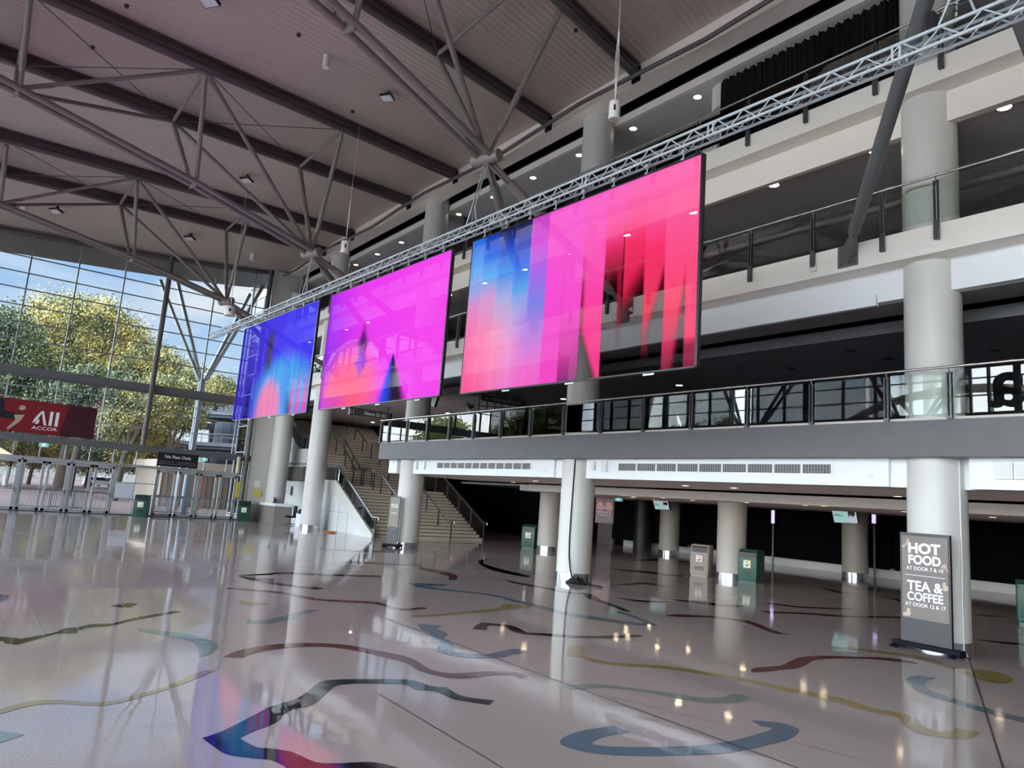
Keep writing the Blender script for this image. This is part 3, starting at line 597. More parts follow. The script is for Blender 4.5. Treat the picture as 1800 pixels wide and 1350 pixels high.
for px, lab in ((1359, 'thin lilac screen edge glowing between the black curtain panels'), (1536, 'thin lilac screen edge glowing beside the shaded column')):
    a = aty(px, 897, 34.0); b = aty(px, 920, 34.0); e_ = thing('screen_strip', lab, 'screen', (a.x, 34, b.z))
    mb = MB(); mb.box((a.x-.09, 33.98, b.z), (a.x+.09, 34, a.z)); part('lit_face', mb, ledm, e_)
    mb = MB(); mb.box((a.x-.11, 34, b.z-.02), (a.x+.11, 34.06, a.z+.05)); part('case', mb, blackm, e_); mb = MB(); mb.box((a.x-.04, 34.0, 0), (a.x+.04, 34.06, b.z)); part('pole', mb, mull, e_)
# poster, tilted screens, exit sign
def basis(px, py, y, face=(0, -1)): return aty(px, py, y)
p0 = aty(1048, 874, 28); p1 = aty(1064, 874, 28); pz = aty(1060, 918, 28)
e_ = thing('poster_screen', 'tall hanging event poster with two facing faces beside the cable column', 'poster', (p0.x, 28, pz.z))
W_ = Vector((p1.x+.35-p0.x+.0, .35, 0)); 
mb = MB(); mb.prism([p0+Vector((0, 0, .05)), p0+W_+Vector((0, 0, .05)), Vector((p0.x, 28, pz.z-.05))+W_, (p0.x, 28, pz.z-.05)], (0, .08, 0)); part('case', mb, blackm, e_)
Zt = p0.z; Zb = pz.z; hh = Zt-Zb; Wn = W_.normalized(); WW = W_.length
def onposter(u0, u1, v0, v1, mt, nm, d=.01):
    o = Vector((p0.x, 27.99, Zb)); mb = MB(); q = [o+Wn*(WW*u)+Vector((0, -d, hh*v)) for u, v in ((u0, v0), (u1, v0), (u1, v1), (u0, v1))]
    mb.quad(*q); return part(nm, mb, mt, e_)
onposter(.03, .97, .02, .98, mat('poster_grey', (.1, .08, .09), .5, emit=(.16, .1, .12), es=.6, noise=(3, .6)), 'print')
for u in (.28, .72):
    o = Vector((p0.x, 27.97, Zb))+Wn*(WW*u)+Vector((0, 0, hh*.70)); mb = MB()
    mb.add([o+Wn*(WW*.16*math.cos(a*math.pi/8))+Vector((0, 0, hh*.14*math.sin(a*math.pi/8))) for a in range(16)], [tuple(range(16))]); mb.add([o+Vector((0, .002, -hh*.1))+Wn*(WW*.22*math.cos(a*math.pi/8))+Vector((0, 0, hh*.1*math.sin(a*math.pi/8))) for a in range(16)], [tuple(range(16))])
    part('portrait', mb, mat('poster_skin', (.35, .2, .17), .5, emit=(.4, .22, .2), es=.5, noise=(9, .5)), e_)
text('lettering', 'SPENCE', Vector((p0.x, 27.96, Zb+hh*.36))+Wn*WW*.12, Wn, (0, 0, 1), hh*.09, letter, e_, width=WW*.76, bold=.02)
text('lettering', 'TSZYU', Vector((p0.x, 27.96, Zb+hh*.25))+Wn*WW*.16, Wn, (0, 0, 1), hh*.08, letter, e_, width=WW*.66, bold=.02)
def tscreen(cs_, y, label, tilt=.12):
    P = [aty(px, py, y) for px, py in cs_]   # TL TR BR BL
    c = sum(P, Vector())/4; e_ = thing('display_screen', label, 'screen', (c.x, y, min(p.z for p in P)))
    d = Vector((0, .08, .0))
    mb = MB(); mb.prism([p+(p-c)*.05 for p in P], d); part('case', mb, blackm, e_)
    mb = MB(); q = [p+Vector((0, -.006, 0)) for p in P]; mb.quad(*q); part('picture', mb, mat('mint_screen', (.3, .5, .5), .4, emit=(.3, .5, .5), es=.8), e_)
    def L_(u, v): return (P[0]*(1-u)+P[1]*u)*v+(P[3]*(1-u)+P[2]*u)*(1-v)+Vector((0, -.012, 0))
    mb = MB(); mb.quad(L_(.64, .08), L_(.97, .08), L_(.97, .9), L_(.64, .9)); part('picture_panel', mb, mat('pale_pink', (.6, .5, .6), .5, emit=(.55, .45, .58), es=.7), e_)
    mb = MB(); mb.add([L_(*p)+Vector((0, -.004, 0)) for p in ((.66, .4), (.75, .6), (.85, .45), (.95, .62), (.95, .85), (.66, .85))], [(0, 1, 2, 3, 4, 5)]); part('picture_mark', mb, blackm, e_)
    mb = MB(); mb.quad(L_(.05, .5), L_(.42, .5), L_(.42, .54), L_(.05, .54)); mb.quad(L_(.05, .6), L_(.3, .6), L_(.3, .64), L_(.05, .64)); part('picture_text', mb, blackm, e_)
    mb = MB(); mb.tube(c+Vector((0, .06, .2)), (c.x, y+.1, 3.6), .03); part('ceiling_mount', mb, blackm, e_)
tscreen([(1462, 895), (1504, 896), (1508, 920), (1467, 918)], 31.2, 'mint display screen hung in front of the shaded column behind the hot food sign')
tscreen([(1148, 880), (1174, 881), (1177, 896), (1152, 895)], 30.5, 'mint display screen hung near the exit sign')
def exitsign(P, w, h, label, ax_=Vector((1, 0, 0))):
    e_ = thing('exit_sign', label, 'exit sign', P); n = Vector((ax_.y, -ax_.x, 0))
    mb = MB(); mb.prism([P+n*.03, P+ax_*w+n*.03, P+ax_*w+n*.03+Vector((0, 0, h)), P+n*.03+Vector((0, 0, h))], -n*.06); part('case', mb, mat('exit_case', (.6, .6, .58), .4), e_)
    o = P+n*.034; u = Vector((0, 0, 1))
    mb = MB()
    mb.quad(o+u*h*.1, o+ax_*w*.32+u*h*.1, o+ax_*w*.32+u*h*.9, o+u*h*.9); mb.quad(o+ax_*w*.68+u*h*.1, o+ax_*w+u*h*.1, o+ax_*w+u*h*.9, o+ax_*w*.68+u*h*.9); part('green_face', mb, mat('exit_green', (.05, .4, .35), .4, emit=(.08, .45, .4), es=.8), e_)
    mb = MB(); mb.quad(o+ax_*w*.32+u*h*.1, o+ax_*w*.68+u*h*.1, o+ax_*w*.68+u*h*.9, o+ax_*w*.32+u*h*.9); part('white_face', mb, mat('exit_white', (.8, .85, .85), .4, emit=(.7, .8, .8), es=.8), e_)
    o2 = o+n*.004+ax_*w*.5; mb = MB(); mb.obox(o2+u*h*.2, o2+u*h*.55, w*.06, .004, n); mb.obox(o2-ax_*w*.08+u*h*.2, o2+u*h*.4, w*.03, .004, n); mb.obox(o2+ax_*w*.09+u*h*.25, o2+u*h*.45, w*.03, .004, n)
    mb.add([o2+u*h*.7+ax_*(w*.035*math.cos(i*math.pi/4))+u*(w*.035*math.sin(i*math.pi/4)) for i in range(8)], [tuple(range(8))]); part('running_figure', mb, mat('exit_figure', (.02, .3, .27), .5), e_)
exitsign(aty(1081, 881, 27), .55, .22, 'exit sign hung from the low taupe ceiling beside the event poster')
# ================================================================== BINS
def bin_(x, y, col, rot, label, grp=None, edge=yel):
    e_ = thing('waste_bin', label, 'waste bin', (x, y, 0), grp)
    w, d, h = .34, .37, 1.16
    mb = MB(); 
    prof = [(-d, .06), (-d, .86), (-d+.03, 1.06), (-d+.12, 1.15), (d-.08, 1.15), (d, 1.05), (d, .06)]
    mb.prism([(-w, a, b) for a, b in prof], (2*w, 0, 0)); bd = MB(); bd.v = [(x+a, y+b, c) for a, b, c in mb.v]; bd.f = mb.f; bd.mi = mb.mi
    def R(m_): m_.v = [(x+(v[0]*math.cos(rot)-v[1]*math.sin(rot)), y+(v[0]*math.sin(rot)+v[1]*math.cos(rot)), v[2]) for v in m_.v]; return m_
    part('body', R(mb), col, e_, bev=.02, smooth=True)
    mb = MB(); mb.box((-w+.03, -d+.03, 0), (w-.03, d-.03, .07)); part('plinth', R(mb), col, e_)
    mb = MB(); mb.box((-w+.05, -d-.008, .85), (w-.05, -d+.03, 1.05)); mb.prism([(-w+.06, -d-.006, 1.02), (-w+.06, -d+.01, 1.02), (-w+.06, -d+.06, 1.08), (-w+.06, -d+.03, 1.085)], (2*w-.12, 0, 0)); part('opening', R(mb), blackm, e_)
    mb = MB(); mb.box((-w+.06, -d-.012, .84), (w-.06, -d, .87)); mb.box((-w+.035, -d-.012, .16), (-w+.05, -d, .84)); mb.box((w-.05, -d-.012, .16), (w-.035, -d, .84)); mb.box((-w+.035, -d-.012, .14), (w-.035, -d, .16)); part('door_panel', R(mb), col, e_)
    mb = MB(); mb.box((-.14, -d-.016, .5), (.14, -d, .78)); st = part('sticker', R(mb), edge, e_)
    mb = MB(); mb.box((-.12, -d-.02, .52), (.12, -d-.012, .76)); part('sticker_print', R(mb), stick, st)
    mb = MB(); mb.box((-.05, -d-.023, .56), (.0, -d-.014, .62)); mb.box((0.02, -d-.023, .57), (.06, -d-.014, .65)); mb.box((-.04, -d-.023, .70), (.05, -d-.014, .72)); part('sticker_symbol', R(mb), mat('sticker_ink', (.15, .1, .15), .6), st)
    mb = MB(); mb.box((-.17, -d-.008, .33), (.17, -d, .345))
    for c_ in range(8): mb.box((-.17+c_*.046, -d-.008, .22), (-.152+c_*.046, -d, .34))
    part('vent_holes', R(mb), blackm, e_)
    return e_
g1 = 'green waste bins'; g2 = 'tan waste bins'
b = [bin_(-15.85, 23.35, green, .2, 'dark green waste bin beside the column under the balcony, facing the viewer', g1),
     bin_(-17.7, 22.9, tan, .4, 'tan waste bin beside the column behind the vents, left of a green bin', g2, redm),
     bin_(-28.7, 23.45, green, .55, 'dark green waste bin behind the far column near the stairs', g1),
     bin_(-26.95, 24.35, tan, .5, 'tan waste bin beside the far column near the stairs', g2, redm),
     bin_(-43.0, 8.2, green, 1.2, 'dark green waste bin between the white board and the glass doors', g1),
     bin_(-42.95, 13.6, green, 1.25, 'dark green waste bin beside the reception desk', g1),
     bin_(-7.2, 23.3, green, .35, 'dark green waste bin cut by the picture edge past the sign column', g1)]
# ================================================================== HOT FOOD SIGN
def totem(P0, P1, h, label, rows, face, lower=.4):
    P0 = Vector((*P0, 0)); P1 = Vector((*P1, 0)); R = (P1-P0); w = R.length; R.normalize(); n = Vector((R.y, -R.x, 0)); u = Vector((0, 0, 1))
    e_ = thing('sign_stand', label, 'sign', (P0+P1)/2)
    mb = MB(); mb.prism([P0+u*.14, P1+u*.14, P1+u*h, P0+u*h], -n*.07); part('frame', mb, blackm, e_)
    def q(a0, a1, z0, z1, mt, nm, d=.006):
        mb = MB(); o = P0+n*d; mb.quad(o+R*(w*a0)+u*z0, o+R*(w*a1)+u*z0, o+R*(w*a1)+u*z1, o+R*(w*a0)+u*z1); return part(nm, mb, mt, e_)
    zs = .14+(h-.14)*lower
    q(.04, .96, zs, h-.06, face, 'printed_face'); q(.0, 1, .16, zs-.02, mat('dark_panel', (.022, .022, .024), .4), 'lower_panel')
    mb = MB(); c = (P0+P1)/2; mb.obox(P0-R*.12-n*.0+u*.1, P1+R*.18+u*.1, .22, .09); 
    for s in (0, 1):
        o = (P0 if s == 0 else P1)+R*(-.05 if s == 0 else .08)
        for k in (-1, 1): mb.tube(o+n*.14*k, o+n*.14*k+u*.0+R*.03+u*.06, .035, 10)
        mb.obox(o-n*.3+u*.05, o+n*.3+u*.05, .05, .05)
    part('base', mb, mat('base_black', (.008, .009, .015), .75, spec=.15), e_)
    for s, z, hh_, ww, bold in rows: text('lettering', s, P0+R*(w*.5)+u*z+n*.004, R, u, hh_, letter, e_, width=ww, bold=bold, depth=.008, center=True)
    return e_, P0, R, n, u, w, q
face = mat('brown_print', (.155, .13, .12), .4); two(face, (.24, .2, .17), 1.2, .35, .75)
e_, P0, R, n, u, w, q = totem((-6.79, 14.93), (-5.87, 14.88), 2.19, 'tall free-standing HOT FOOD and TEA & COFFEE sign on a black base', [('HOT', 1.80, .205, .6, .045), ('FOOD', 1.595, .18, .6, .042), ('AT DOOR 7 & 10', 1.485, .07, .68, .015), ('TEA &', 1.10, .19, .66, .03), ('COFFEE', .915, .165, .66, .03), ('AT DOOR 12 & 17', .81, .07, .74, .015)], face, .215)
q(.1, .9, 1.385, 1.395, letter, 'divider', .012)
skin = mat('print_skin', (.5, .36, .27), .6); cup = mat('print_cup', (.55, .45, .35), .6)
def blob(pts, mt, nm):
    mb = MB(); o = P0+n*.014; mb.add([o+R*(w*a)+u*z for a, z in pts], [tuple(range(len(pts)))]); part(nm, mb, mt, e_)
blob([(.05, 1.93), (.13, 1.98), (.14, 2.04), (.16, 2.1), (.18, 2.05), (.2, 2.1), (.21, 2.02), (.17, 1.97), (.12, 1.93), (.05, 1.88)], skin, 'printed_hand')
blob([(.82, 1.59), (.85, 1.64), (.92, 1.66), (.96, 1.54), (.96, 1.48), (.91, 1.57), (.86, 1.57)], skin, 'printed_hand')
blob([(.86, 1.17), (.85, 1.29), (.87, 1.32), (.91, 1.32), (.92, 1.26), (.96, 1.25), (.96, 1.19), (.91, 1.16)], cup, 'printed_cup')
blob([(.05, .66), (.12, .68), (.14, .76), (.2, .76), (.21, .64), (.16, .61), (.05, .61)], cup, 'printed_cup')
face2 = mat('beige_print', (.3, .27, .22), .5)
pA = aty(679, 950, 14.55); pB = aty(697, 952, 14.85)
e2, P0, R, n, u, w, q = totem((pA.x, 14.55), (pB.x, 14.85), 2.1, 'narrow beige PIZZA sign stand in front of the stair column', [('PIZZA', 1.62, .16, .3, .04), ('AT DOOR 6', 1.36, .08, .26, .02)], face2, .36)
mb = MB(); o = P0+n*.012+R*w*.5+u*1.02
for k in range(24):
    a = k*math.pi/12; b_ = (k+1)*math.pi/12
    for r0, r1 in ((.17, .18), (.26, .272)): mb.quad(o+(R*math.cos(a)+u*math.sin(a))*r0, o+(R*math.cos(b_)+u*math.sin(b_))*r0, o+(R*math.cos(b_)+u*math.sin(b_))*r1, o+(R*math.cos(a)+u*math.sin(a))*r1)
part('printed_emblem', mb, mat('emblem', (.42, .3, .22), .5), e2)
# cable on column & coil
c0 = Vector((-16.84, 15.55, 0)); ang = math.atan2(-15.55, 16.84)+.15
def oncol(a, z, r=.555): return Vector((c0.x+r*math.cos(a), c0.y+r*math.sin(a), z))
a0 = -1.0
mb = MB(); pts = [oncol(a0, 3.64), oncol(a0-.02, 3.0), oncol(a0-.05, 2.0), oncol(a0-.06, 1.2), oncol(a0-.02, .7), oncol(a0+.08, .4, .6), oncol(a0+.2, .15, .75), oncol(a0+.32, .06, .95)]
mb.path(pts, .022, 8)
for k in range(5):
    cc = oncol(a0+.38, .03+k*.022, 1.12); r_ = .3-.03*k
    mb.path([cc+Vector((r_*math.cos(t*math.pi/8)*1.25, r_*math.sin(t*math.pi/8), .01*math.sin(t+k))) for t in range(17)], .024, 6)
mb.path([oncol(a0+.5, .03, 1.3), oncol(a0+.62, .03, 1.6), oncol(a0+.7, .03, 1.95)], .024, 6); mb.tube(oncol(a0+.35, .1, 1.0), oncol(a0+.4, .2, 1.05), .05, 8)
single('power_cable', mb, mat('cable_black', (.006, .006, .007), .45), 'thick black cable down the column ending in a coil on the floor', 'cable', smooth=True, org=(-16.5, 14.9, 0))
a0 = -.42; c0 = Vector((-6.35, 15.55, 0)); mb = MB(); mb.path([oncol(a0, 3.64), oncol(a0, 2.6), oncol(a0+.02, 1.7), oncol(a0-.02, 1.0), oncol(a0, .1), oncol(a0-.1, .03, .7)], .014, 6)
single('white_cable', mb, mat('cable_white', (.75, .75, .73), .4), 'thin white cable running down the column behind the hot food sign', 'cable', smooth=True)
# ================================================================== LIGHTING TRUSS + SCREENS
def tl(x, z, dy=0): return Vector((x, 9.45+.037*(x+3.4)+dy, z))
TD = Vector((1, .037, 0)).normalized()
e_ = thing('lighting_truss', 'long aluminium box truss holding the three hanging screens', 'truss', tl(-14, 8.42))
TW = .10; ZT, ZB = 8.78, 8.56
for dy in (-TW, TW):
    for z in (ZT, ZB):
        mb = MB(); mb.tube(tl(-34.2, z, dy), tl(1.0, z, dy), .026, 10); part('chord', mb, alum, e_, True)
n = 72; brs = []
for fc in range(3):
    for seg in range(4):
        mb = MB()
        for k in range(n*seg//4, n*(seg+1)//4):
            xa = -34.2+35.2*k/n; xb = -34.2+35.2*(k+1)/n; xm = (xa+xb)/2
            if fc < 2: dy = (-TW, TW)[fc]; mb.tube(tl(xa, ZB, dy), tl(xm, ZT, dy), .011, 5); mb.tube(tl(xm, ZT, dy), tl(xb, ZB, dy), .011, 5)
            else: mb.tube(tl(xa, ZB, -TW), tl(xm, ZB, TW), .01, 5); mb.tube(tl(xm, ZB, TW), tl(xb, ZB, -TW), .01, 5)
        part('lacing', mb, alum, e_)
for x in (-31.2, -28.2, -25.2, -22.2, -19.2, -16.2, -13.2, -10.2, -7.2, -4.2, -1.2):
    mb = MB()
    for dx in (-.05, .05): mb.obox(tl(x+dx, ZT, -TW), tl(x+dx, ZB, -TW), .03, .02); mb.obox(tl(x+dx, ZT, TW), tl(x+dx, ZB, TW), .03, .02); mb.obox(tl(x+dx, ZB, -TW), tl(x+dx, ZB, TW), .03, .02)
    part('joint_frame', mb, alum, e_)
def clamp(v): return max(0., min(1., v))
def sst(a, b, v):
    t = clamp((v-a)/(b-a)) if a != b else float(v > a); return t*t*(3-2*t)
def mixc(a, b, t): return tuple(x*(1-t)+y*t for x, y in zip(a, b))
def lin(c): return tuple(((x/255)/12.92 if x/255 <= .04045 else ((x/255+.055)/1.055)**2.4) for x in c)
PLE = [  # left edge of each pleat, then (height, colour, opacity) stops from top to bottom
 (.0, [(1, (40, 105, 225), .95), (.80, (90, 165, 240), 1), (.66, (150, 165, 230), 1), (.5, (236, 130, 190), 1), (.2, (250, 105, 165), 1), (0, (250, 85, 150), 1)]),
 (.071, [(1, (22, 60, 190), .8), (.86, (35, 110, 230), 1), (.72, (90, 170, 240), 1), (.58, (215, 155, 210), 1), (.35, (250, 130, 180), 1), (0, (250, 95, 160), 1)]),
 (.16, [(1, (22, 30, 90), .45), (.88, (30, 75, 210), .9), (.72, (60, 145, 235), 1), (.55, (175, 175, 225), 1), (.36, (245, 150, 190), 1), (0, (248, 115, 175), 1)]),
 (.248, [(1, (25, 28, 80), .45), (.9, (50, 60, 190), .8), (.74, (60, 110, 230), 1), (.58, (95, 165, 235), 1), (.44, (190, 175, 225), 1), (.25, (238, 150, 205), 1), (0, (235, 125, 205), 1)]),
 (.331, [(1, (205, 70, 200), .9), (.85, (215, 75, 215), 1), (.66, (165, 105, 230), 1), (.48, (125, 130, 232), 1), (.3, (185, 130, 222), 1), (.1, (238, 110, 205), 1), (0, (240, 100, 200), 1)]),
 (.417, [(1, (246, 90, 205), 1), (.5, (244, 80, 212), 1), (0, (240, 75, 195), 1)]),
 (.50, [(1, (246, 90, 205), 1), (.4, (244, 80, 205), 1), (.15, (215, 65, 165), .95), (0, (150, 55, 130), .8)]),
 (.583, [(1, (247, 92, 196), 1), (.55, (246, 75, 175), 1), (.3, (246, 62, 150), 1), (0, (244, 60, 140), 1)]),
 (.672, [(1, (248, 95, 190), 1), (.8, (248, 80, 165), 1), (.66, (238, 48, 110), 1), (.5, (200, 35, 80), .9), (0, (120, 20, 50), .5)]),
 (.746, [(1, (248, 96, 185), 1), (.8, (249, 78, 150), 1), (.66, (244, 45, 98), 1), (.45, (225, 40, 85), .9), (0, (120, 20, 40), .4)]),
 (.823, [(1, (249, 98, 180), 1), (.8, (250, 84, 158), 1), (.6, (246, 50, 108), 1), (.3, (235, 60, 95), .9), (0, (130, 30, 50), .4)]),
 (.893, [(1, (250, 100, 176), 1), (.6, (250, 80, 140), 1), (.3, (248, 70, 110), 1), (.12, (215, 60, 100), .85), (0, (170, 50, 85), .6)]),
 (.963, [(1, (250, 100, 172), 1), (.5, (250, 78, 130), 1), (.14, (248, 72, 115), 1), (.1, (190, 55, 95), .7), (0, (170, 50, 85), .6)])]
def scr1(u, v):
    k = max(i for i in range(13) if u >= PLE[i][0] or i == 0); a = PLE[k][0]; b_ = PLE[k+1][0] if k < 12 else 1; f = (u-a)/(b_-a); st = PLE[k][1]
    for (v1, c1, a1), (v0, c0, a0) in zip(st, st[1:]):
        if v >= v0: t_ = (v-v0)/(v1-v0); c = mixc(lin(c0), lin(c1), t_); al = a0*(1-t_)+a1*t_; break
    if k < 4:
        w_ = f*(1-sst(.3, .62, v))
        for (v1, c1, a1), (v0, c0, a0) in zip(PLE[k+1][1], PLE[k+1][1][1:]):
            if v >= v0: c = mixc(c, mixc(lin(c0), lin(c1), (v-v0)/(v1-v0)), w_); break
    dk = 0
    if k == 7: e1 = .95*(1-v/.34); dk = (1-sst(e1-.35, e1, f)) if v < .34 else 0; dk = max(dk, .55*(1-sst(0, .22, f))*(1-sst(.3, .75, v)))
    elif k == 8:
        dk = (1-sst(.40, .66, v))*(1-sst(.62, .86, f)*sst(.05, .35, v)*.85); dk = max(dk, .35*(1-sst(.45, .75, v)))
        dk = max(dk, .8*sst(.93, .99, f)*(1-sst(.5, .85, v)))
    elif k == 9:
        dk = (1-sst(.34, .62, v+.16*(1-f))) ; stp = (1-sst(.0, .30, abs(f-.10)))*sst(.33, .5, v); dk *= 1-.9*stp
    elif k == 10:
        if v > .18: e1 = .15+1.3*(v-.18)/.5; dk = sst(e1-.15, e1+.35, f)*(1-sst(.6, .84, v))
        else: dk = max(sst(.05, .5, f), 1-sst(.0, .2, v))
    elif k == 11: e1 = .42+1.25*v; dk = sst(e1-.12, e1+.3, f)*(1-sst(.3, .6, v))
    elif k >= 12 and False: dk = 0
    if k in (7, 8, 9, 10, 11) and dk > .02: c = mixc(c, lin((235, 30, 75)), min(.7, dk*1.5)*sst(.1, .3, v))
    if k >= 6: c = mixc(c, lin((225, 40, 110)), .22*(1-sst(0, .12, f))*(1-sst(.3, .9, v)))
    al *= 1-dk; c = mixc(c, (.004, .003, .005), dk)
    if k < 5: c = mixc(c, lin((255, 255, 255)), .05*(1-sst(0, .2, f)))
    return c, al
def scr2(u, v):
    c = mixc(lin((150, 40, 240)), lin((236, 62, 240)), sst(-.05, .5, u+.25*(v-.5)))
    c = mixc(c, lin((250, 80, 235)), sst(.4, 1, u)*.6); al = 1
    d = math.hypot((u-.27)/.30, (v-.12)/.42); c = mixc(lin((252, 100, 165)), c, sst(.5, 1.15, d))
    c = mixc(c, lin((251, 95, 125)), (1-sst(.0, .33, math.hypot((u-.26)/1.1, v-.08)))*.9)
    c = mixc(c, lin((200, 130, 230)), (1-sst(.0, .05, abs(d-.98)))*.5*sst(.1, .5, v))
    d2 = abs(u-.37)/.055+abs(v-.50)/.17; k = 1-sst(.3, 1.3, d2); c = mixc(c, lin((90, 20, 110)), k*.95)
    c = mixc(c, lin((110, 60, 230)), (1-sst(.4, 1.2, abs(u-.37)/.07+abs(v-.34)/.14))*.7)
    e1 = .64; ww = .13*(1-v/.36) if v < .36 else 0
    if ww > 0:
        f = (u-(e1-ww*.9))/(ww*2.0)
        if 0 < f < 1: 
            k = min(1, (1-abs(2*f-1))*2.2); c = mixc(c, mixc(lin((40, 80, 245)), lin((45, 30, 55)), sst(.2, .6, f)), k); al = 1-.5*k*sst(.45, .8, f)
    if v < .1: c = mixc(c, lin((150, 40, 240)), .4*(1-sst(.1, .35, u)))
    return c, al
def scr3(u, v):
    c = mixc(lin((62, 44, 220)), lin((70, 60, 245)), u); al = .9
    al = .62+.38*sst(.1, .5, u)
    k = 1-sst(.55, 1.1, math.hypot((u-.66)/.42, (v-.2)/.42)); st = .5+.5*math.sin(u*61+2*math.sin(u*23))
    c = mixc(c, lin((70, 175, 235)), k*(.65+.35*st)); al = max(al, k)
    k = 1-sst(.6, 1.05, math.hypot((u-.5)/.2, (v-.0)/.42)); c = mixc(c, lin((245, 130, 175)), k*(.75+.25*st))
    if u > .78: c = mixc(c, lin((250, 70, 160)), (1-sst(.05, .45, v))*(.5+.5*math.sin(u*80))*.9)
    k = (1-sst(.0, .07, abs(u-.44)))*(1-sst(.1, .28, abs(v-.66))); c = mixc(c, lin((55, 50, 60)), k*.95); al = min(al, 1-.35*k)
    k = (1-sst(.0, .05, abs(u-.2)))*(1-sst(.15, .45, v)); c = mixc(c, lin((25, 20, 60)), k*.9)
    k = (1-sst(.0, .06, abs(u-.78+.1*v)))*(1-sst(.0, .3, v)); c = mixc(c, lin((30, 30, 120)), k*.8)
    return c, al
smat = bpy.data.materials.new('led_mesh_screen'); smat.use_nodes = True; t = smat.node_tree; t.nodes.clear()
o_ = t.nodes.new('ShaderNodeOutputMaterial'); at = t.nodes.new('ShaderNodeVertexColor'); at.layer_name = 'picture'
em = t.nodes.new('ShaderNodeEmission'); t.links.new(at.outputs['Color'], em.inputs[0]); em.inputs[1].default_value = 1.35
trn = t.nodes.new('ShaderNodeBsdfTransparent'); trn.inputs[0].default_value = (.62, .62, .62, 1)
geo = t.nodes.new('ShaderNodeNewGeometry'); mth = t.nodes.new('ShaderNodeMath'); mth.operation = 'MULTIPLY_ADD'; t.links.new(geo.outputs['Backfacing'], mth.inputs[0]); mth.inputs[1].default_value = -.95; mth.inputs[2].default_value = .95; t.links.new(mth.outputs[0], em.inputs[1])
a2 = t.nodes.new('ShaderNodeBsdfTransparent'); a2.inputs[0].default_value = (.10, .10, .10, 1); ad = t.nodes.new('ShaderNodeAddShader'); t.links.new(em.outputs[0], ad.inputs[0]); t.links.new(a2.outputs[0], ad.inputs[1])
ms = t.nodes.new('ShaderNodeMixShader'); t.links.new(at.outputs['Alpha'], ms.inputs[0]); t.links.new(trn.outputs[0], ms.inputs[1]); t.links.new(ad.outputs[0], ms.inputs[2])
t.links.new(ms.outputs[0], o_.inputs[0])
def screen(xa, xb, zt, zb, fn, label, nu=200, nv=110, hooks=8):
    e_ = thing('led_screen', label, 'screen', tl((xa+xb)/2, zb)); nrm = Vector((.037, -1, 0)).normalized()
    mb = MB(); cols = []
    for j in range(nv+1):
        for i in range(nu+1):
            u = i/nu; v = j/nv; p = tl(xa+(xb-xa)*u, zb+(zt-zb)*v)+nrm*.03; mb.v.append(tuple(p)); c, al = fn(u, v); cols += [c[0], c[1], c[2], clamp(al)]
    for j in range(nv):
        for i in range(nu): a = j*(nu+1)+i; mb.f.append((a, a+1, a+nu+2, a+nu+1)); mb.mi.append(0)
    p = part('picture_panel', mb, smat, e_)
    ca = p.data.color_attributes.new('picture', 'FLOAT_COLOR', 'POINT'); ca.data.foreach_set('color', cols)
    mb = MB()
    mb.obox(tl(xb+.02, zb), tl(xb+.02, zt), .05, .08, (0, 1, 0)); mb.obox(tl(xa-.01, zb), tl(xa-.01, zt), .02, .08, (0, 1, 0))
    mb.obox(tl(xa, zb-.01), tl(xb, zb-.01), .07, .025); mb.obox(tl(xa, zt+.01), tl(xb, zt+.01), .07, .03)
    part('frame', mb, blackm, e_)
    for k in range(hooks):
        x = xa+(xb-xa)*(k+.5)/hooks; mb = MB(); mb.tube(tl(x, zt), tl(x, ZB), .014, 6); mb.tube(tl(x, ZB-.05, -.03), tl(x, ZB-.05, .03), .045, 8); mb.box(tuple(tl(x-.03, zt, -.03)), tuple(tl(x+.03, zt+.06, .03)))
        part('hanging_hook', mb, alu, e_)
    for k in (.25, .55, .85):
        x = xa+(xb-xa)*k; mb = MB(); mb.obox(tl(x-.12, zb-.05), tl(x+.12, zb-.05), .03, .03); mb.tube(tl(x-.1, zb-.06), tl(x-.1, zb), .012, 5); mb.tube(tl(x+.1, zb-.06), tl(x+.1, zb), .012, 5)
        part('bottom_clip', mb, alu, e_)
screen(-13.98, -7.42, 8.32, 4.61, scr1, 'largest hanging mesh screen, pink with blue pleats and dark red folds')
screen(-21.65, -14.88, 8.34, 4.63, scr2, 'hanging mesh screen glowing magenta, between the pink and the blue screen')
screen(-29.6, -22.6, 8.36, 4.61, scr3, 'hanging mesh screen glowing deep blue with a cyan glow, at the end of the truss')
# chains from hubs to truss
for h, lab in (('A', 'silver chain hoist holding the near end of the long truss'), ('B', 'chain hoist and steel ropes hanging under the hub above the pink screen'), ('C', 'chain hoist and steel ropes hanging under the hub above the magenta screen')):
    hp = Vector(HUB[h]); p = tl({'A': -3.5, 'B': -14.2, 'C': -24.0}[h], ZT); e_ = thing('chain_hoist', lab, 'chain', p)
    mb = MB(); q = (hp-p)
    for k in range(26): c = p+q*(k/26+.02); c2 = p+q*((k+1)/26); mb.obox(c-q*.004, c2+q*.004, .03 if k % 2 else .012, .012 if k % 2 else .03, (0, 1, .1))
    part('chain', mb, alu, e_)
    mb = MB(); mb.path([p+Vector((.25, 0, 0)), p+Vector((.12, 0, .5)), hp+Vector((.1, 0, -.15))], .016, 6); mb.path([p+Vector((-.25, 0, 0)), p+Vector((-.02, 0, .5)), hp], .016, 6); part('sling', mb, alum, e_, True)
    mb = MB(); mb.box(tuple(p+Vector((-.34, -.06, .02))), tuple(p+Vector((-.24, .06, .32)))); part('hook_block', mb, blackm, e_)
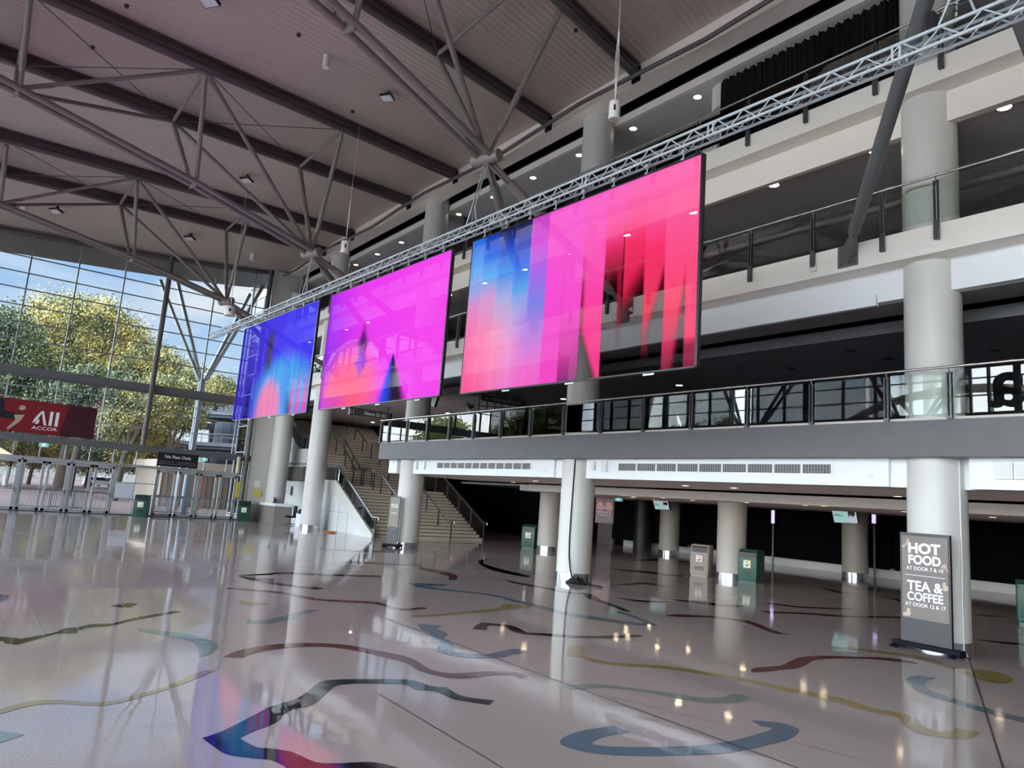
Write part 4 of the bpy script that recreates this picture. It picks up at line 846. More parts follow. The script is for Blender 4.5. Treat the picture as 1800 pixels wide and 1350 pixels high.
# pendant speakers + floodlights
pw = mat('pendant_white', (.78, .76, .73), .4)
def pendant(P, top, r, h, label, pinkish=False):
    P = Vector(P); e_ = thing('pendant_speaker', label, 'pendant speaker', P-Vector((0, 0, h)), 'white cylinder pendants')
    mb = MB(); mb.lathe([(.001, 0), (r*.96, 0), (r, .03), (r, h-.03), (r*.93, h), (.001, h)], (P.x, P.y, P.z-h), 24); part('body', mb, pw, e_, True)
    mb = MB(); mb.lathe([(.001, -.004), (r*.8, -.004), (r*.8, .002)], (P.x, P.y, P.z-h), 20); part('grille', mb, mat('speaker_grille', (.5, .38, .42), .6), e_)
    mb = MB(); d = Vector((-P.x, -P.y, 0)).normalized(); c = P+d*(r+.002); mb.obox(c+Vector((0, 0, -h*.62)), c+Vector((0, 0, -h*.3)), r*.35, .01, d); part('label_strip', mb, blackm, e_)
    mb = MB(); mb.tube(P, Vector((P.x, P.y, top)), .008, 5)
    for sx in (-1, 1): mb.tube(P, P+Vector((sx*.05, 0, .9)), .007, 5); mb.tube(P+Vector((sx*.05, 0, .9)), P+Vector((0, 0, 1.7)), .007, 5)
    part('suspension_cord', mb, pw, e_)
def onpend(px, py, D):      # a point at distance D along the sight line
    return CAM+ray(px, py).normalized()*D
q = onpend(1081, 180, 15.5); pendant(q, deckz(q.x, q.y), .115, .37, 'white cylinder pendant with a pink underside beside the roof beam, above the pink screen')
q = onpend(608, 425, 26); pendant(q, deckz(q.x, q.y), .15, .42, 'white cylinder pendant hanging in front of the top gallery beam, above the magenta screen')
q = onpend(405, 539, 33); pendant(q, deckz(q.x, q.y), .22, .4, 'white cylinder pendant hanging beside the truss hub near the glass end wall')
def ceilcyl(px, py, label, r=.1, h=.4):
    d = ray(px, py); z = 13
    for _ in range(20): P = CAM+d*((z-H)/d.z); z = deckz(P.x, P.y)-.02
    mb = MB(); mb.lathe([(.001, -h), (r, -h), (r, 0)], tuple(P), 20); single('ceiling_cylinder', mb, pw, label, 'ceiling fitting', 'white cylinders on the deck', smooth=True)
ceilcyl(575, 97, 'small white cylinder fixed to the pink-tinted deck'); ceilcyl(42, 364, 'small white cylinder fixed to the deck, over the red banner', .14, .35); ceilcyl(445, 446, 'small white cylinder fixed to the deck beside the far end of the truss chord', .14, .4)
def flood(px, py, label, k=1.0, yaw=.6):
    k *= .68
    d = ray(px, py); z = 13
    for _ in range(20): P = CAM+d*((z-H)/d.z); z = deckz(P.x, P.y)-.35*k
    e_ = thing('floodlight', label, 'floodlight', P, 'floodlights under the deck')
    X = Vector((math.cos(yaw), math.sin(yaw), 0))*.3*k; Y = Vector((-math.sin(yaw), math.cos(yaw), -.25)).normalized()*.22*k; U = X.cross(Y).normalized()
    mb = MB(); mb.prism([P-X-Y, P+X-Y, P+X+Y, P-X+Y], U*.12*k); part('housing', mb, blackm, e_)
    mb = MB(); mb.prism([P-X*.9-Y*.85, P+X*.9-Y*.85, P+X*.9+Y*.85, P-X*.9+Y*.85], -U*.01); part('lamp_glass', mb, mat('flood_glass', (.62, .64, .68), .25), e_)
    mb = MB(); mb.obox(P+U*.1*k-X*.5, P+U*.34*k, .04, .1); mb.obox(P+U*.1*k+X*.5, P+U*.34*k, .04, .1); mb.tube(P+U*.3*k, P+Vector((0, 0, .36*k)), .05*k, 8); part('bracket', mb, blackm, e_)
flood(367, 3, 'black floodlight cut by the picture top on the pink-tinted deck', 1.1); flood(680, 173, 'black floodlight with a pale face between the middle roof beams'); flood(433, 318, 'black floodlight under the deck beside the second truss strut', 1.1)
flood(98, 372, 'black floodlight under the deck high over the red banner', 1.2); flood(333, 420, 'black floodlight under the deck beside the truss nearest the glass end wall', 1.2); flood(150, 220, 'small black floodlight clamped by the twin truss chords', .6)
for k, (px, py) in enumerate([(525, 60), (745, 188), (950, 205), (620, 195), (163, 82), (223, 9), (1012, 52)]):
    d = ray(px, py); z = 13
    for _ in range(20): P = CAM+d*((z-H)/d.z); z = deckz(P.x, P.y)-.01
    mb = MB(); mb.lathe([(.001, -.09), (.05, -.07), (.06, 0)], tuple(P), 10); single('sprinkler', mb, offl, 'tiny dark sprinkler head on the deck, %s' % ('beside the white cylinder', 'beside the twin chords over the screens', 'near the hub above the pink screen', 'below the middle floodlight', 'over the first truss chord', 'beside the top floodlight', 'next to the beam by the cylinder pendant')[k], 'sprinkler', 'sprinkler heads on the deck')
# ================================================================== GLASS END WALL
XW = -43.9
mull_y = [-7.2, -5.05, -2.9, -.75, 1.42, 3.55, 5.75, 10.5, 12.75]
wall = thing('wall_left', None, None, (XW, 0, 0), kind='structure')
def hz(y): return deckz(XW, y)-.28
def wbar(a, b, w, d, mt, nm, parent=None): 
    mb = MB(); mb.obox(a, b, w, d, (1, 0, 0)); return part(nm, mb, mt, parent or wall)
for y in mull_y:
    mb = MB(); mb.box((XW-.05, y-.035, 7.2), (XW+.12, y+.035, hz(y)+.1)); part('mullion', mb, mull, wall)
for y in mull_y+[7.9]:
    mb = MB(); mb.box((XW-.04, y-.03, 3.8), (XW+.06, y+.03, 6.75)); part('mullion', mb, alu, wall)
for z in (8.53, 9.43, 10.29, 11.15, 11.98, 12.82):
    y1 = 13.7; y0 = -9
    if z > 12.5: y0 = -9
    mb = MB(); mb.box((XW-.03, y0, z-.025), (XW+.05, y1, z+.025)); part('transom', mb, mull, wall)
for z in (4.75, 5.62, 6.2):
    mb = MB(); mb.box((XW-.03, -9, z-.02), (XW+.04, 13.7, z+.02)); part('transom', mb, alu, wall)
mb = MB(); mb.box((XW-.15, -9, 6.8), (XW+.16, 13.8, 7.18)); mb.box((XW-.1, -9, 6.68), (XW+.05, 13.8, 6.8)); part('mid_beam', mb, beamg, wall)
mb = MB(); mb.box((XW-.1, -9, 3.44), (XW+.3, 13.8, 3.80)); part('entrance_beam', mb, beamg, wall)
mb = MB()
for k in range(12): 
    ya = -9+2*k; yb = ya+2; mb.tube((XW+.1, ya, hz(ya)), (XW+.1, yb, hz(yb)), .16, 12)
part('head_tube', mb, steeld, wall, True)
mb = MB(); mb.box((XW-.05, -9, 14.0), (XW-.02, 13.7, 14.6)); 
for y in (7.9, 13.55):
    mb = MB(); mb.tube((XW+.35, y, 3.8 if y < 10 else 0), (XW+.35, y, hz(y)+.1), .14, 16); part('wind_column', mb, steeld, wall, True)
mb = MB(); mb.box((XW-.01, -9, 3.8), (XW+.01, 13.75, 14.8)); part('glass_panes', mb, gfac, wall)
# doors: bays
def door(n, y0, y1, leafs=2, hinge=None):
    e_ = thing('door_%d' % n, None, None, (XW, (y0+y1)/2, 0), kind='structure'); w = (y1-y0)/leafs
    mb = MB(); mb.box((XW-.06, y0, 2.53), (XW+.06, y1, 2.66)); mb.box((XW-.06, y0, 0), (XW+.06, y0+.05, 2.6)); mb.box((XW-.06, y1-.05, 0), (XW+.06, y1, 2.6)); part('door_frame', mb, alu, e_)
    for k in range(leafs):
        a = y0+k*w+.05; b = y0+(k+1)*w-.05; mb = MB()
        mb.box((XW-.03, a, .03), (XW+.03, a+.13, 2.52)); mb.box((XW-.03, b-.13, .03), (XW+.03, b, 2.52)); mb.box((XW-.03, a, .03), (XW+.03, b, .17)); mb.box((XW-.03, a, 2.4), (XW+.03, b, 2.52))
        lf = part('door_leaf', mb, alu, e_)
        mb = MB(); mb.box((XW-.006, a+.13, .17), (XW+.006, b-.13, 2.4)); part('pane', mb, gfac, lf)
        mb = MB(); mb.box((XW+.03, a+.1, 1.04), (XW+.07, b-.1, 1.09)); mb.box((XW+.03, a+.05, .92), (XW+.09, a+.1, 1.16)); mb.box((XW+.03, b-.1, .92), (XW+.09, b-.05, 1.16)); part('push_bar', mb, mull, lf)
        mb = MB(); mb.box((XW-.05, a+.13, 1.12), (XW-.035, b-.13, 1.17)); part('safety_strip', mb, stick, lf)
door(1, -2.0, .38); door(2, .38, 2.6); door(3, 2.6, 4.75); door(4, 4.75, 6.85); door(5, 8.85, 11.1); door(6, 11.1, 13.3)
door(7, -4.4, -2.0)
def winbay(n, y0, y1, z0, z1, cols, rows, tr=.05):
    e_ = thing('window_%d' % n, None, None, (XW, (y0+y1)/2, z0), kind='structure'); mb = MB()
    for k in range(cols+1): y = y0+(y1-y0)*k/cols; mb.box((XW-.04, y-.025, z0), (XW+.04, y+.025, z1))
    for z in rows: mb.box((XW-.04, y0, z-.025), (XW+.04, y1, z+.025))
    part('window_frame', mb, alu, e_); mb = MB(); mb.box((XW-.006, y0, z0), (XW+.006, y1, z1)); part('pane', mb, gfac, e_)
winbay(1, -9, 8.85, 2.66, 3.44, 16, [2.69]); winbay(2, 8.85, 13.75, 2.66, 3.44, 4, [2.69]); winbay(3, 6.85, 8.85, 0, 2.66, 2, [.05, .85, 1.72, 2.6]); winbay(4, 13.3, 13.8, 0, 3.44, 1, [.05, 1.1, 2.2, 3.3]); winbay(5, -9, -4.4, 0, 2.66, 3, [.1, 1.3, 2.6])
mb = MB(); mb.box((XW+.02, 6.95, .9), (XW+.06, 7.85, 1.68)); single('notice_board', mb, mat('white_board', (.7, .74, .8), .4), 'blank white board fixed inside the glazing between the two door groups', 'board')
mb = MB(); mb.box((XW-.1, -9, -.01), (XW+.25, 13.8, .02)); struct('trim_40', mb, blackm)
# banner above doors (red)
e_ = thing('banner', 'long dark red sponsor banner with white lettering above the glass doors', 'banner', (XW+.16, 1, 3.85))
YB = lambda px: atx(px, 740, XW+.15).y
mb = MB(); mb.box((XW+.1, -6, 3.86), (XW+.14, 5.5, 5.5)); part('fabric', mb, mat('red_banner', (.20, .006, .012), .5, noise=(1.2, .35)), e_)
xb = XW+.15
def bq(pts, mt, nm, dx=.0): mb = MB(); mb.add([(xb+dx, y, z) for y, z in pts], [tuple(range(len(pts)))]); part(nm, mb, mt, e_)
bq([(3.95, 3.87), (5.5, 3.87), (5.5, 5.49), (4.2, 5.49)], mat('banner_maroon', (.05, .004, .012), .5), 'fabric_panel', -.004)
R_ = (0, 1, 0)
bq([(2.83, 4.35), (2.95, 4.35), (3.02, 4.5), (2.98, 4.62)], letter, 'lettering'); bq([(2.72, 4.25), (2.8, 4.27), (3.06, 5.05), (2.97, 5.06)], letter, 'lettering') if False else None
bq([(3.22, 4.32), (3.34, 4.32), (3.13, 5.05), (3.03, 5.03)], letter, 'lettering', .003); bq([(2.72, 4.38), (2.9, 4.5), (3.06, 4.95), (3.0, 5.0), (2.78, 4.6)], letter, 'lettering', .004)
bq([(3.42, 4.32), (3.56, 4.32), (3.56, 5.05), (3.42, 5.05)], letter, 'lettering', .003); bq([(3.68, 4.32), (3.83, 4.32), (3.83, 5.05), (3.68, 5.05)], letter, 'lettering', .003)
text('lettering', 'ACCOR', (xb, 2.72, 4.08), R_, (0, 0, 1), .16, letter, e_, width=1.12, bold=.01)
navy = mat('print_navy', (.008, .009, .02), .5)
bq([(-.6, 4.0), (.6, 4.2), (1.2, 4.5), (2.2, 4.45), (2.4, 4.75), (1.5, 4.85), (1.35, 5.45), (.9, 5.45), (.9, 4.8), (.2, 4.6), (-.6, 4.35)], navy, 'printed_figure')
bq([(1.9, 4.7), (2.35, 4.75), (2.2, 4.4), (1.75, 3.9), (1.7, 4.0), (2.0, 4.45)], skin, 'printed_arm', .004); bq([(2.05, 5.0), (2.2, 4.95), (2.35, 5.05), (2.3, 5.2), (2.1, 5.2)], skin, 'printed_head', .004)
bq([(.9, 4.55), (1.25, 4.45), (1.28, 4.75), (.95, 4.78)], yel, 'printed_stripe', .004)
# No Pass Outs sign
e_ = thing('hanging_sign', 'black No Pass Outs sign hung over the second group of glass doors', 'sign', (XW+.45, 9.8, 2.78))
xs_ = XW+.4; mb = MB(); mb.box((xs_-.04, 8.72, 2.76), (xs_, 10.85, 3.52)); part('board', mb, black, e_)
text('lettering', 'No Pass Outs', (xs_+.002, 9.08, 3.22), R_, (0, 0, 1), .17, letter, e_, width=1.36, bold=.015)
text('lettering', 'Thank you for visiting. Please be', (xs_+.002, 8.85, 2.98), R_, (0, 0, 1), .06, grl, e_, width=1.85)
text('lettering', 'aware that re-entry to the venue is not permitted', (xs_+.002, 8.8, 2.87), R_, (0, 0, 1), .06, grl, e_, width=1.95)
exitsign(Vector((XW+.5, 10.9, 3.22)), .42, .2, 'small exit sign hung beside the No Pass Outs sign', Vector((0, 1, 0)))
exitsign(Vector((XW+.5, 3.15, 3.22)), .42, .2, 'small exit sign hung under the beam below the red banner', Vector((0, 1, 0)))
# ================================================================== STAIRS
SY0, SY1 = 16.65, 23.3
prof = [(-32.65, 0)]; steps = []
def flight(x, z, x2, z2):
    n = max(1, round((z2-z)/.165)); dx = (x2-x)/n; dz = (z2-z)/n; out = []
    for k in range(n): out.append((x+dx*k, x+dx*(k+1), z+dz*(k+1)))
    return out
fl = [(-32.65, 0, -37.3, 2.5), (-39.4, 2.5, -42.0, 4.3), (-43.2, 4.3, -47.3, 6.6), (-48.4, 6.6, -51.3, 8.3)]
mbT = MB(); mbN = MB()
stair = thing('staircase', 'wide timber-clad staircase rising from the foyer toward the glass end wall', 'staircase', (-32.65, 20, 0))
allst = []
for a in fl: allst += flight(*a)
for xa, xb_, z in allst:
    mbT.box((xb_-.02, SY0, max(0, z-.9)), (xa, SY1, z)); mbN.box((xa-.03, SY0, z-.03), (xa+.012, SY1, z+.004))
for xa, xb_, z in ((-37.3, -39.4, 2.5), (-42.0, -43.2, 4.3), (-47.3, -48.4, 6.6), (-51.3, -52, 8.3)): mbT.box((xb_, SY0, z-.9), (xa, SY1, z))
part('steps', mbT, timber, stair); part('nosing', mbN, nose, stair)
# left flank wall (white panels) with stringer
def szz(x):
    for xa, za, xb_, zb in fl:
        if xb_ <= x <= xa: return za+(zb-za)*(xa-x)/(xa-xb_)
    if -39.4 < x < -37.3: return 2.5
    if -43.2 < x < -42: return 4.3
    if -48.4 < x < -47.3: return 6.6
    return 8.3 if x < -51 else 0
mb = MB()
for x in (-32.3, -32.65):
    pass
prm = [(-32.4, 0), (-32.4, .17), (-37.3, 2.68), (-39.4, 2.68), (-41.9, 4.48), (-43.2, 4.48), (-47.3, 6.78), (-48.4, 6.78), (-52, 8.5)]
low = [(-52, 7.6), (-48.5, 5.9), (-47.4, 5.9), (-43.3, 3.7), (-41.8, 3.7), (-39.5, 1.95), (-37.4, 1.95), (-33.2, 0)]
mb.prism([(x, SY0-.12, z) for x, z in prm+low], (0, .12, 0)); part('stringer', mb, mat('stringer_paint', (.66, .65, .60), .5), stair)
mb = MB(); mb.prism([(x, SY0-.08, z) for x, z in [(-41, 0), (-33.2, 0), (-37.4, 1.95), (-39.5, 1.95), (-41, 3.0)]], (0, .06, 0)); mb.prism([(x, SY0-.08, z) for x, z in [(-52, 3.35), (-41, 3.35), (-41, 3.0), (-41.8, 3.7), (-43.3, 3.7), (-47.4, 5.9), (-48.5, 5.9), (-52, 7.6)]], (0, .06, 0))
part('flank_panel', mb, panelw, stair)
mb = MB()
for z in (1.0, 1.95): mb.box((-41, SY0-.09, z), (-35.2 if z < 1.5 else -37.5, SY0-.08, z+.015))
for x in (-40.2, -39.0, -37.8, -36.6, -35.4): mb.box((x, SY0-.09, 0), (x+.015, SY0-.08, max(.3, min(1.95, (x+33.2)/-4.2*1.95))))
for z in (4.3, 5.2): mb.box((-50, SY0-.09, z), (-44.6 if z < 5 else -46.3, SY0-.08, z+.015))
part('panel_joint', mb, mull, stair)
mb = MB(); mb.box((-52, SY1-.02, 0), (-33, SY1+.1, .02)); mb.prism([(x, SY1, z) for x, z in [(-33.3, 0), (-37.5, 2.1), (-39.6, 2.1), (-42.2, 3.9), (-43.4, 3.9), (-52, 7.9), (-52, 7.0), (-33.9, -.0)]], (0, .1, 0)); part('far_stringer', mb, black, stair)
def handrail(y, x0, x1, label, glass=False, posts=None, gap=()):
    e_ = thing('handrail', label, 'handrail', (x0, y, 0)); X = [x0]; 
    for v in (-32.65, -37.3, -39.4, -42.0, -43.2, -47.3, -48.4):
        if x1 < v < x0: X.append(v)
    X.append(x1); P = [Vector((x, y, szz(x)+.98)) for x in X]
    mb = MB(); mb.path(P, .034, 8); 
    if not gap: mb.path([P[0], P[0]+Vector((.28, 0, .02)), P[0]+Vector((.3, 0, -.12))], .026, 8)
    part('rail', mb, rails, e_, True)
    mb = MB(); mb.path([p-Vector((0, -.02, .12)) for p in P], .018, 6); part('lower_rail', mb, steeld, e_, True)
    ps = posts or [x0-1.35*k for k in range(int((x0-x1)/1.35)+1)]
    for x in ps:
        mb = MB(); mb.obox((x, y, szz(x)-.12 if glass else szz(x)), (x, y, szz(x)+.95), .07, .05); part('post', mb, post, e_)
    if glass:
        for a, b in zip(ps, ps[1:]):
            mb = MB(); mb.prism([(a-.06, y, szz(a-.06)+.1), (b+.06, y, szz(b+.06)+.1), (b+.06, y, szz(b+.06)+.85), (a-.06, y, szz(a-.06)+.85)], (0, .012, 0)); part('glass_panel', mb, gbal, e_)
handrail(SY0-.05, -32.3, -50.5, 'glass-panelled stair balustrade along the white flank wall', True, [-32.3, -33.7, -35.1, -36.4, -37.5, -39.2, -40.3, -41.8, -43.1, -44.4, -45.8, -47.2, -48.5])
handrail(18.6, -36.9, -41.6, 'short stair handrail between the lower landing and the glass flank', gap=(1,))
handrail(18.95, -32.6, -37.0, 'stair handrail on the lower flight behind the pizza sign')
handrail(18.95, -37.9, -50, 'stair handrail on the upper flights above the pizza sign', gap=(1,))
handrail(21.1, -32.45, -37.2, 'stair handrail just past the round stair column')
handrail(21.1, -38.6, -50, 'stair handrail on the upper flights beside the gallery end', gap=(1,))
handrail(23.35, -32.65, -50, 'stair balustrade on the dark outer flank, under the gallery', True)
# reception nook below the stair
mb = MB(); mb.box((-52, 18.6, 0), (-40.8, 18.7, 3.6)); mb.box((-41.05, 16.6, 0), (-40.95, 18.7, 3.4)); mb.box((-52, 16.6, 3.3), (-41, 18.6, 3.4)); struct('wall_nook', mb, mat('nook_grey', (.42, .42, .40), .6))
mb = MB(); mb.box((-48, SY0-.5, 2.5), (-41.2, SY0-.08, 3.36)); single('counter_fascia', mb, mat('bronze_fascia', (.12, .105, .1), .4), 'dark bronze box fascia over the reception nook', 'fascia')
e_ = thing('air_vent', 'small white slotted vent above the bronze fascia', 'air vent', (-43, SY0-.1, 3.5)); mb = MB(); mb.box((-45.8, SY0-.12, 3.42), (-41.5, SY0-.08, 3.47)); mb.box((-45.8, SY0-.12, 3.65), (-41.5, SY0-.08, 3.7))
for k in range(24): mb.box((-45.8+k*.187, SY0-.12, 3.47), (-45.76+k*.187, SY0-.08, 3.65))
part('frame', mb, white, e_); mb = MB(); mb.box((-45.8, SY0-.09, 3.47), (-41.5, SY0-.075, 3.65)); part('backing', mb, M['vent_dark'], e_)
mb = MB(); mb.box((-43.6, 18.5, 0), (-42.5, 18.6, 2.35)); struct('door_8', mb, mat('nook_door', (.5, .5, .48), .5))
A_, B_, C_ = Vector((-43.0, 14.5, 0)), Vector((-41.75, 14.95, 0)), Vector((-41.5, 15.9, 0))
e_ = thing('reception_counter', 'angled taupe reception counter with a white top beside the stair column', 'counter', B_)
u = Vector((0, 0, 1)); mb = MB(); Pp = [A_, B_, C_, C_+Vector((-.6, .15, 0)), B_+Vector((-.55, .45, 0)), A_+Vector((.25, .22, 0))]
mb.prism(Pp, u*.98); part('body', mb, mat('counter_taupe', (.22, .2, .18), .5), e_)
mb = MB(); cn = sum(Pp, Vector())/6; mb.prism([cn+(p-cn)*1.05+u*.98 for p in Pp], u*.16); part('top', mb, white, e_)
for k, (px, lab) in enumerate(((473, 'small black payment terminal on the reception counter'), (481, 'dark grey monitor standing on the reception counter'))):
    p = aty(px, 886, 15.1); mb = MB(); mb.box((p.x-.12, 15.1, 1.14), (p.x+.12, 15.16, 1.3 if k == 0 else 1.45)); mb.box((p.x-.08, 15.02, 1.14), (p.x+.08, 15.22, 1.16)); single('desk_monitor', mb, blackm, lab, 'monitor')
mb = MB(); p = aty(497, 864, 18.45); mb.box((p.x-.2, 18.4, p.z-.15), (p.x+.2, 18.5, p.z+.15)); single('wall_display', mb, blackm, 'small black display on the grey nook wall behind the counter', 'display')
mb = MB(); p = aty(509, 862, 18.45); mb.box((p.x-.2, 18.45, p.z-.3), (p.x+.2, 18.5, p.z+.3)); single('wall_panel', mb, mat('nook_panel', (.3, .3, .3), .5), 'grey panel on the nook wall beside the small black display', 'panel')
def chair(x, y, label):
    e_ = thing('office_chair', label, 'chair', (x, y, 0)); mb = MB(); mb.box((x-.25, y-.25, .42), (x+.25, y+.25, .52)); part('seat', mb, black, e_, bev=.03)
    mb = MB(); mb.box((x-.24, y+.2, .5), (x+.24, y+.28, 1.1)); part('backrest', mb, black, e_, bev=.03); mb = MB(); mb.tube((x, y, .08), (x, y, .42), .03)
    for k in range(5): mb.tube((x, y, .1), (x+.28*math.cos(k*1.256), y+.28*math.sin(k*1.256), .04), .02, 6)
    part('base', mb, blackm, e_)
chair(-40.6, 15.5, 'black office chair between the reception counter and the stair column')
mb = MB(); mb.box((-39.55, 15.4, 0), (-38.75, 15.9, .72)); single('storage_box', mb, white, 'white box on the floor beside the stair column', 'box', bev=.02)
mb = MB(); mb.lathe([(.001, .72), (.28, .72), (.3, .85), (.2, .98), (.001, 1.0)], (-39.2, 15.65, 0), 14); mb.tube((-39.3, 15.6, .9), (-38.9, 15.6, 1.1), .04); single('black_bag', mb, black, 'black bag lying on the white box beside the stair column', 'bag')
mb = MB(); c = atz(580, 936); mb.v = []; 
for k in range(9): a = k*.7; mb.tube((c.x+.3*math.cos(a)*(k/9), c.y+.25*math.sin(a), .02), (c.x+.45*math.cos(a+1), c.y+.3*math.sin(a+1), .05), .03, 6)
single('cable_coil', mb, mat('orange_cable', (.45, .16, .03), .5), 'orange cable coil on the floor against the white stair wall', 'cable')
# notices at the pier
def notice(px, py, w, h, mt, label, y=15.35):
    p = aty(px, py, 14.78); x = -43.05; a = math.radians(-70); 
    q = atx(px, py, XW+.36); e_ = tag(part('wall_notice', MB().box((XW+.33, q.y-w/2, q.z-h/2), (XW+.38, q.y+w/2, q.z+h/2)), mt, None, org=(XW+.35, q.y, q.z-h/2)), label, 'notice')
    return e_
notice(452, 851, .34, .4, stick, 'white framed notice on the pier above the yellow notice'); notice(452, 867, .42, .42, yel, 'yellow emergency notice on the pier above the green bin')
mb = MB(); q = atx(420, 861, XW+.1); mb.box((XW+.08, q.y-.2, q.z-.45), (XW+.12, q.y+.2, q.z+.45)); single('yellow_box', mb, yel, 'yellow box behind the glass beside the last door', 'box')
mb = MB(); q = atx(417, 818, XW+.3); mb.tube((XW+.45, q.y, q.z-.45), (XW+.45, q.y, q.z+.5), .1, 12); single('tube_fitting', mb, mat('cream_tube', (.7, .62, .45), .5), 'cream vertical tube light beside the last glass door', 'light fitting', smooth=True)
# ================================================================== UPPER LEVEL ITEMS
A = aty(615, 716, 17.3)
e_ = thing('hanging_sign', 'black hanging direction sign with doors 21-52 over the stairs', 'sign', (A.x, 17.3, A.z-.5))
P = [aty(615, 715, 16.8), aty(687, 726.5, 18.2), aty(686, 737, 18.2), aty(614, 728.5, 16.8)]
mb = MB(); mb.prism(P, (0, .1, 0)); part('board', mb, black, e_); 
mb = MB(); mb.prism([P[0]+Vector((-.12, -.01, 0)), P[0]+Vector((.0, -.01, 0)), P[3]+Vector((0, -.01, 0)), P[3]+Vector((-.12, -.01, 0))], (0, .1, 0)); part('end_cap', mb, white, e_)
Rr = (P[1]-P[0]).normalized(); ll = (P[1]-P[0]).length; hh = (P[0]-P[3]).length
o = P[3]+Vector((0, -.02, 0)); text('lettering', 'L1', o+Rr*ll*.03+Vector((0, 0, hh*.25)), Rr, (0, 0, 1), hh*.5, grl, e_, width=ll*.08)
text('lettering', 'Doors 21\u201352', o+Rr*ll*.38+Vector((0, 0, hh*.3)), Rr, (0, 0, 1), hh*.42, grl, e_, width=ll*.52, bold=.01)
mb = MB(); mb.tube(P[0]+Vector((.4, .05, 0)), (P[0].x+.4, 16.85, 7.05), .02); mb.tube(P[1]+Vector((-.4, .05, 0)), (P[1].x-.4, P[1].y+.05, 6.9), .02); part('hanger', mb, blackm, e_)
# tv behind stair column
mb = MB(); P = [aty(735, 697, 16.7), aty(770, 694, 16.7), aty(763, 715, 16.7), aty(738, 709, 16.7)]; mb.prism(P, (0, .12, 0)); mb.tube(P[0]+Vector((.5, .1, 0)), (P[0].x+.5, 17.0, 6.9), .03); single('wall_television', mb, blackm, 'black television hung from the ceiling beside the stair column, first floor', 'television')
# bar
e_ = thing('bar_sign', 'long black brewing company sign board over the bar on the first floor', 'sign', aty(846, 700, 17.6))
P = [aty(847, 692, 17.6), aty(921, 705, 19.2), aty(920, 717, 19.2), aty(847, 704, 17.6)]; mb = MB(); mb.prism(P, (0, .15, 0)); part('board', mb, black, e_)
Rr = (P[1]-P[0]).normalized(); ll = (P[1]-P[0]).length; hh = (P[0]-P[3]).length; text('lettering', '4 PINES BREWING CO.', P[3]+Vector((0, -.02, hh*.3))+Rr*ll*.21, Rr, (0, 0, 1), hh*.4, mat('dull_letters', (.2, .2, .19), .5), e_, width=ll*.72, bold=.01)
mb = MB(); o = P[3]+Vector((0, -.02, hh*.3))+Rr*ll*.08
for k in range(4): mb.add([o+Rr*(ll*.022*k)+Vector((0, 0, 0)), o+Rr*(ll*.022*(k+1)), o+Rr*(ll*.022*(k+.5))+Vector((0, 0, hh*(.4 if k in (1, 2) else .3)))], [(0, 1, 2)])
part('emblem', mb, M['dull_letters'], e_)
barw = thing('bar_kiosk', 'dark timber bar kiosk with shelves behind the first floor balustrade', 'bar', (-24, 18, 4.37))
a = aty(838, 760, 17.7); b_ = aty(921, 750, 19.3); dR = (b_-a); dR.z = 0; Ld = dR.length; dR.normalize()
a0_ = Vector((a.x, a.y, 4.37)); back = Vector((-dR.y, dR.x, 0))
mb = MB(); mb.prism([a0_, a0_+dR*Ld, a0_+dR*Ld+back*.7, a0_+back*.7], (0, 0, 1.15)); part('bar_front', mb, mat('bar_timber', (.09, .045, .025), .5, noise=(6, .3)), barw)
mb = MB(); mb.prism([a0_-dR*.1+u*1.15, a0_+dR*(Ld+.1)+u*1.15, a0_+dR*(Ld+.1)+back*.8+u*1.15, a0_-dR*.1+back*.8+u*1.15], (0, 0, .06)); part('bar_top', mb, blackm, barw)
mb = MB()
for k in range(7): c = a0_+dR*(Ld*k/6)+back*.1; mb.tube(c, c+Vector((0, 0, 2.45)), .03, 6)
for z in (1.9, 2.2, 2.45): mb.obox(a0_+back*.1+u*z, a0_+dR*Ld+back*.1+u*z, .04, .04)
part('shelf_frame', mb, blackm, barw)
def planter(px, py, y, label):
    p = aty(px, py, y); e_ = thing('potted_plant', label, 'plant', (p.x, y, 5.0)); mb = MB(); mb.lathe([(.001, 0), (.09, 0), (.15, .55), (.13, .55)], (p.x, y, p.z-.75), 16); part('pot', mb, mat('pot_white', (.55, .55, .53), .5), e_, True)
    mb = MB()
    for k in range(26):
        a = random.uniform(0, 6.28); r_ = random.uniform(.2, .45); h_ = random.uniform(-.05, .4); c = Vector((p.x, y, p.z-.2)); t_ = c+Vector((r_*math.cos(a), r_*math.sin(a), h_)); m_ = (c+t_)/2+Vector((0, 0, .12)); w_ = Vector((-math.sin(a), math.cos(a), 0))*.04
        mb.add([c, m_-w_, t_, m_+w_], [(0, 1, 2, 3)])
    part('leaves', mb, mat('dark_leaf', (.02, .05, .02), .5), e_)
    mb = MB(); mb.box((p.x-.14, y-.14, 4.37), (p.x+.14, y+.14, p.z-.75)); part('stand', mb, M['pot_white'], e_)
planter(827, 712, 17.2, 'leafy plant in a pale pot just behind the first floor balustrade')
# small things on the beams
for px, py, lab, y in ((1431, 473, 'small cream sensor box on the white middle gallery edge', YF), (1110, 545, 'small square sensor seen through the pink screen on the gallery edge', YF)):
    p = aty(px, py, y); mb = MB(); mb.box((p.x-.08, y-.06, p.z-.07), (p.x+.08, y, p.z+.07)); single('sensor_box', mb, mat('box_cover', (.72, .71, .66), .4), lab, 'sensor', bev=.01)
p = aty(1097, 552, YF); mb = MB(); mb.box((p.x-.22, YF-.08, p.z-.28), (p.x+.22, YF, p.z+.28)); single('foot_cover', mb, steeld, 'dark square plate on the gallery edge seen through the pink screen', 'plate')
